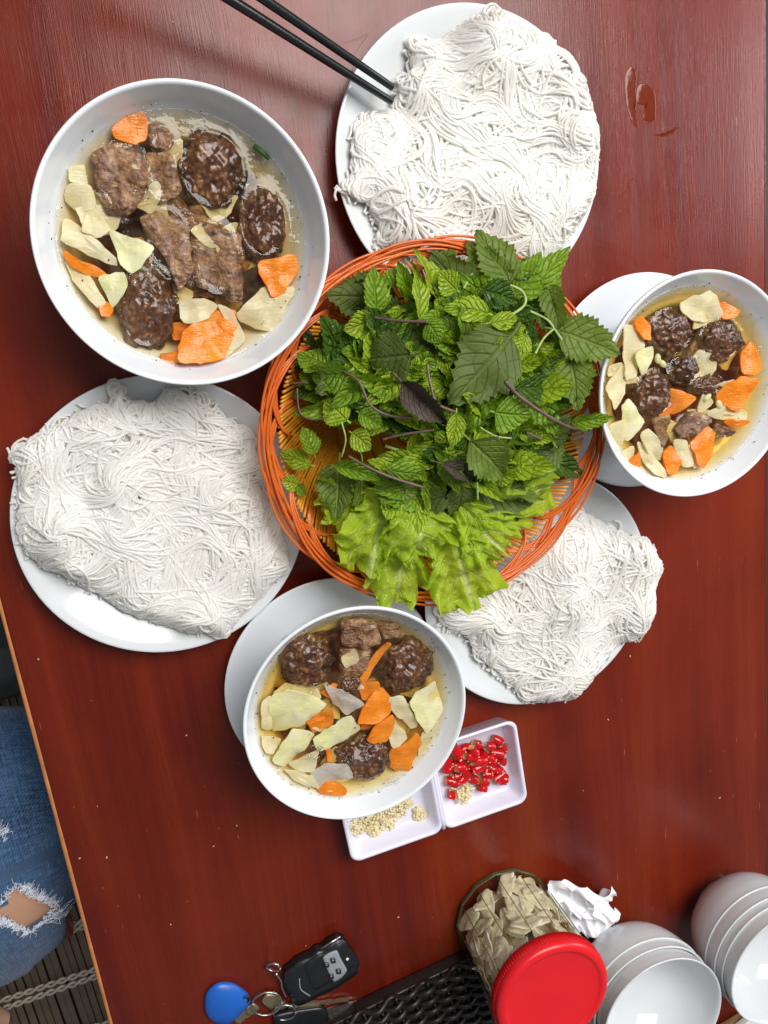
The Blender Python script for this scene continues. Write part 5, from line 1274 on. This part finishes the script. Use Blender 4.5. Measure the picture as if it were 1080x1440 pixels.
for (x, y, s) in ((562, 190, 12), (583, 231, 12), (538, 207, 11), (556, 250, 11)):
    v, f = slab([K(x + a * s, y + b * s, 1.4) for a, b in ((-1, -.7), (.6, -1), (1, .7), (-.6, 1))], 1.43, .12, wav=0); bn = mk('button', v, f, 'remote', pn)
    # padlock-like pictogram: bow and body
    c = K(x, y, 1.5); r_ = s * .37 / 18 * .32
    v, f = tube([(c[0] + r_ * math.cos(a), c[1] + .08 + r_ * math.sin(a), 1.5) for a in np.linspace(0, math.pi, 9)], .03, 5); v2, f2 = box((c[0], c[1] - .05, 1.5), (r_ * 2.3, r_ * 1.6, .05), .5, 0)
    v, f = join([(v, f), (v2, f2)]); mk('icon', v, f, 'remote_panel', bn)
c = K(617, 187, 1.4); v, f = lump((c[0], c[1], 1.36), (.15, .15, .1), 1, 2, 0, 1, 0); mk('indicator_light', v, f, 'led', rem)
v, f = tube(smooth_path([K(435, 260, 1.22), K(440, 300, 1.22), (K(475, 325, 1.22))], 12), .055, 6); mk('grip_line', v, f, 'remote_panel', rem)
v, f = tube([K(515, 148, 1.0), K(590, 100, 1.0)], .11, 6); mk('metal_edge', v, f, 'steel', rem)
def keyring(cx_, cy_, r, z, tiltx, label, w=.075):
    c = K(cx_, cy_, z); P = []
    for a in np.linspace(0, 4 * math.pi, 70): P.append((c[0] + r * math.cos(a), c[1] + r * math.sin(a), z + tiltx * math.sin(a + .8) + .09 * a / 6.28))
    v, f = tube(P, w, 6); mk('key_ring', v, f, 'steel', label=label, cat='key ring', group='steel key rings')
keyring(335, 213, .58, .75, .35, 'small steel split ring above the remote corner', .1)
keyring(310, 352, 1.35, .85, .2, 'large steel split ring joining fob and keys')
keyring(378, 385, 1.0, .8, .3, 'second steel ring around the black key head')
v, f = tube(smooth_path([K(345, 240, .9), K(365, 265, .8), K(370, 295, .7), K(385, 330, .7)], 12), .12, 6); mk('metal_clip', v, f, 'steel', label='thin metal clip joining the small ring to the remote', cat='clip')
def key(p, q, w, label, head, hmat, bmat):
    kk = thing('key', K(*p, 0), label, 'key', 'keys on the ring')
    a, b = K(*p, .35), K(*q, .25); d = (b - a)[:2]; L = np.linalg.norm(d); d /= L; nn = np.array([-d[1], d[0]])
    pts = [a[:2] + nn * w / 2]
    for t in np.linspace(0, .92, 12): pts.append(a[:2] + d * L * t + nn * (w / 2 - (.16 * abs(math.sin(t * 23)) if t > .35 else 0)))
    pts += [b[:2], a[:2] + d * L * .93 - nn * w / 2, a[:2] - nn * w / 2]
    V = [(*x, .34) for x in pts] + [(*x, .14) for x in pts]; n = len(pts)
    F = [tuple(range(n))[::-1], tuple(range(n, 2 * n))] + [(i, (i + 1) % n, n + (i + 1) % n, n + i) for i in range(n)]
    mk('blade', V, F, bmat, kk, smooth=False)
    v, f = slab([K(*h, .5) for h in head], .42, .62 if hmat == 'remote' else .26, wav=.0); mk('head', v, f, hmat, kk)
key((540, 388), (735, 326), .62, 'key with black plastic head and long steel blade', [(335, 395), (400, 380), (520, 362), (545, 385), (540, 420), (470, 450), (340, 455)], 'remote', 'steel')
key((395, 366), (628, 336), .42, 'thin all metal key lying between remote and black key', [(288, 345), (310, 318), (345, 320), (375, 345), (398, 362), (370, 378), (320, 378)], 'brass', 'brass')
key((250, 380), (195, 425), .9, 'flat dull brass key end beside the blue fob', [(230, 370), (262, 352), (285, 370), (265, 398), (235, 400)], 'brass', 'brass')

# ------------------------------------------------------------------ spill, hair, crumbs
def spill(poly, label, z=.05):
    P = smooth_path(np.array([at(px, py, 0)[:2] for px, py in poly]), 44, True); c = P.mean(0); V = []
    for t, zz in ((.02, .022), (.6, .022), (.88, .020), (.97, .013), (1.0, .003)):
        for q in P: V.append((*(c + (q - c) * t), zz))
    V = [(x + .05 * noise.noise(Vector((x * 3, y * 3, 1))), y + .12 * noise.noise(Vector((x * 3, y * 3, 7))), z) for x, y, z in V]
    mk('water_spill', V, gridfaces(5, len(P)), 'spill', label=label, cat='spill', group='water spills')
zs = lambda L: [(800 + .25926 * x, 20 + .25926 * y) for x, y in L]
spill(zs([(310, 320), (340, 290), (365, 320), (362, 400), (368, 480), (360, 540), (375, 615), (345, 590), (318, 520), (305, 430)]), 'long wet patch of spilled water on the bare table')
spill(zs([(372, 400), (400, 375), (440, 390), (468, 440), (468, 560), (440, 585), (400, 560), (420, 500), (372, 480)]), 'second wet patch beside the long one on the bare table')
spill(zs([(455, 655), (500, 652), (545, 640), (590, 612), (560, 648), (510, 662)]), 'thin curved wet trace below the larger spill')
v, f = tube(smooth_path([at(484, 60, .1), at(505, 53, .2), at(518, 47, .2), (at(508, 62, .1)), at(492, 85, .05)], 20), .007, 4); mk('loose_hair', v, f, 'hair', label='fine dark hair lying beside the chopsticks', cat='hair')
cr = [(333, 1161), (54, 927), (137, 1134), (150, 1206), (855, 1012), (886, 923), (112, 1207), (243, 31), (262, 1034), (1012, 1122), (820, 1112), (430, 1330), (240, 1300), (560, 1290), (300, 1190)]
for i, (x, y) in enumerate(cr):
    s = rnd.uniform(.07, .14); v, f = lump(at(x, y, .06), (s, s * .6, .06), i, 1, .4, 1, 0, rnd.uniform(0, 3)); mk('crumb', v, f, 'crumb', label='tiny pale food crumb on the bare table', cat='crumb', group='crumbs on the table')

for o in list(bpy.data.objects):
    if '_o' in o: del o['_o']
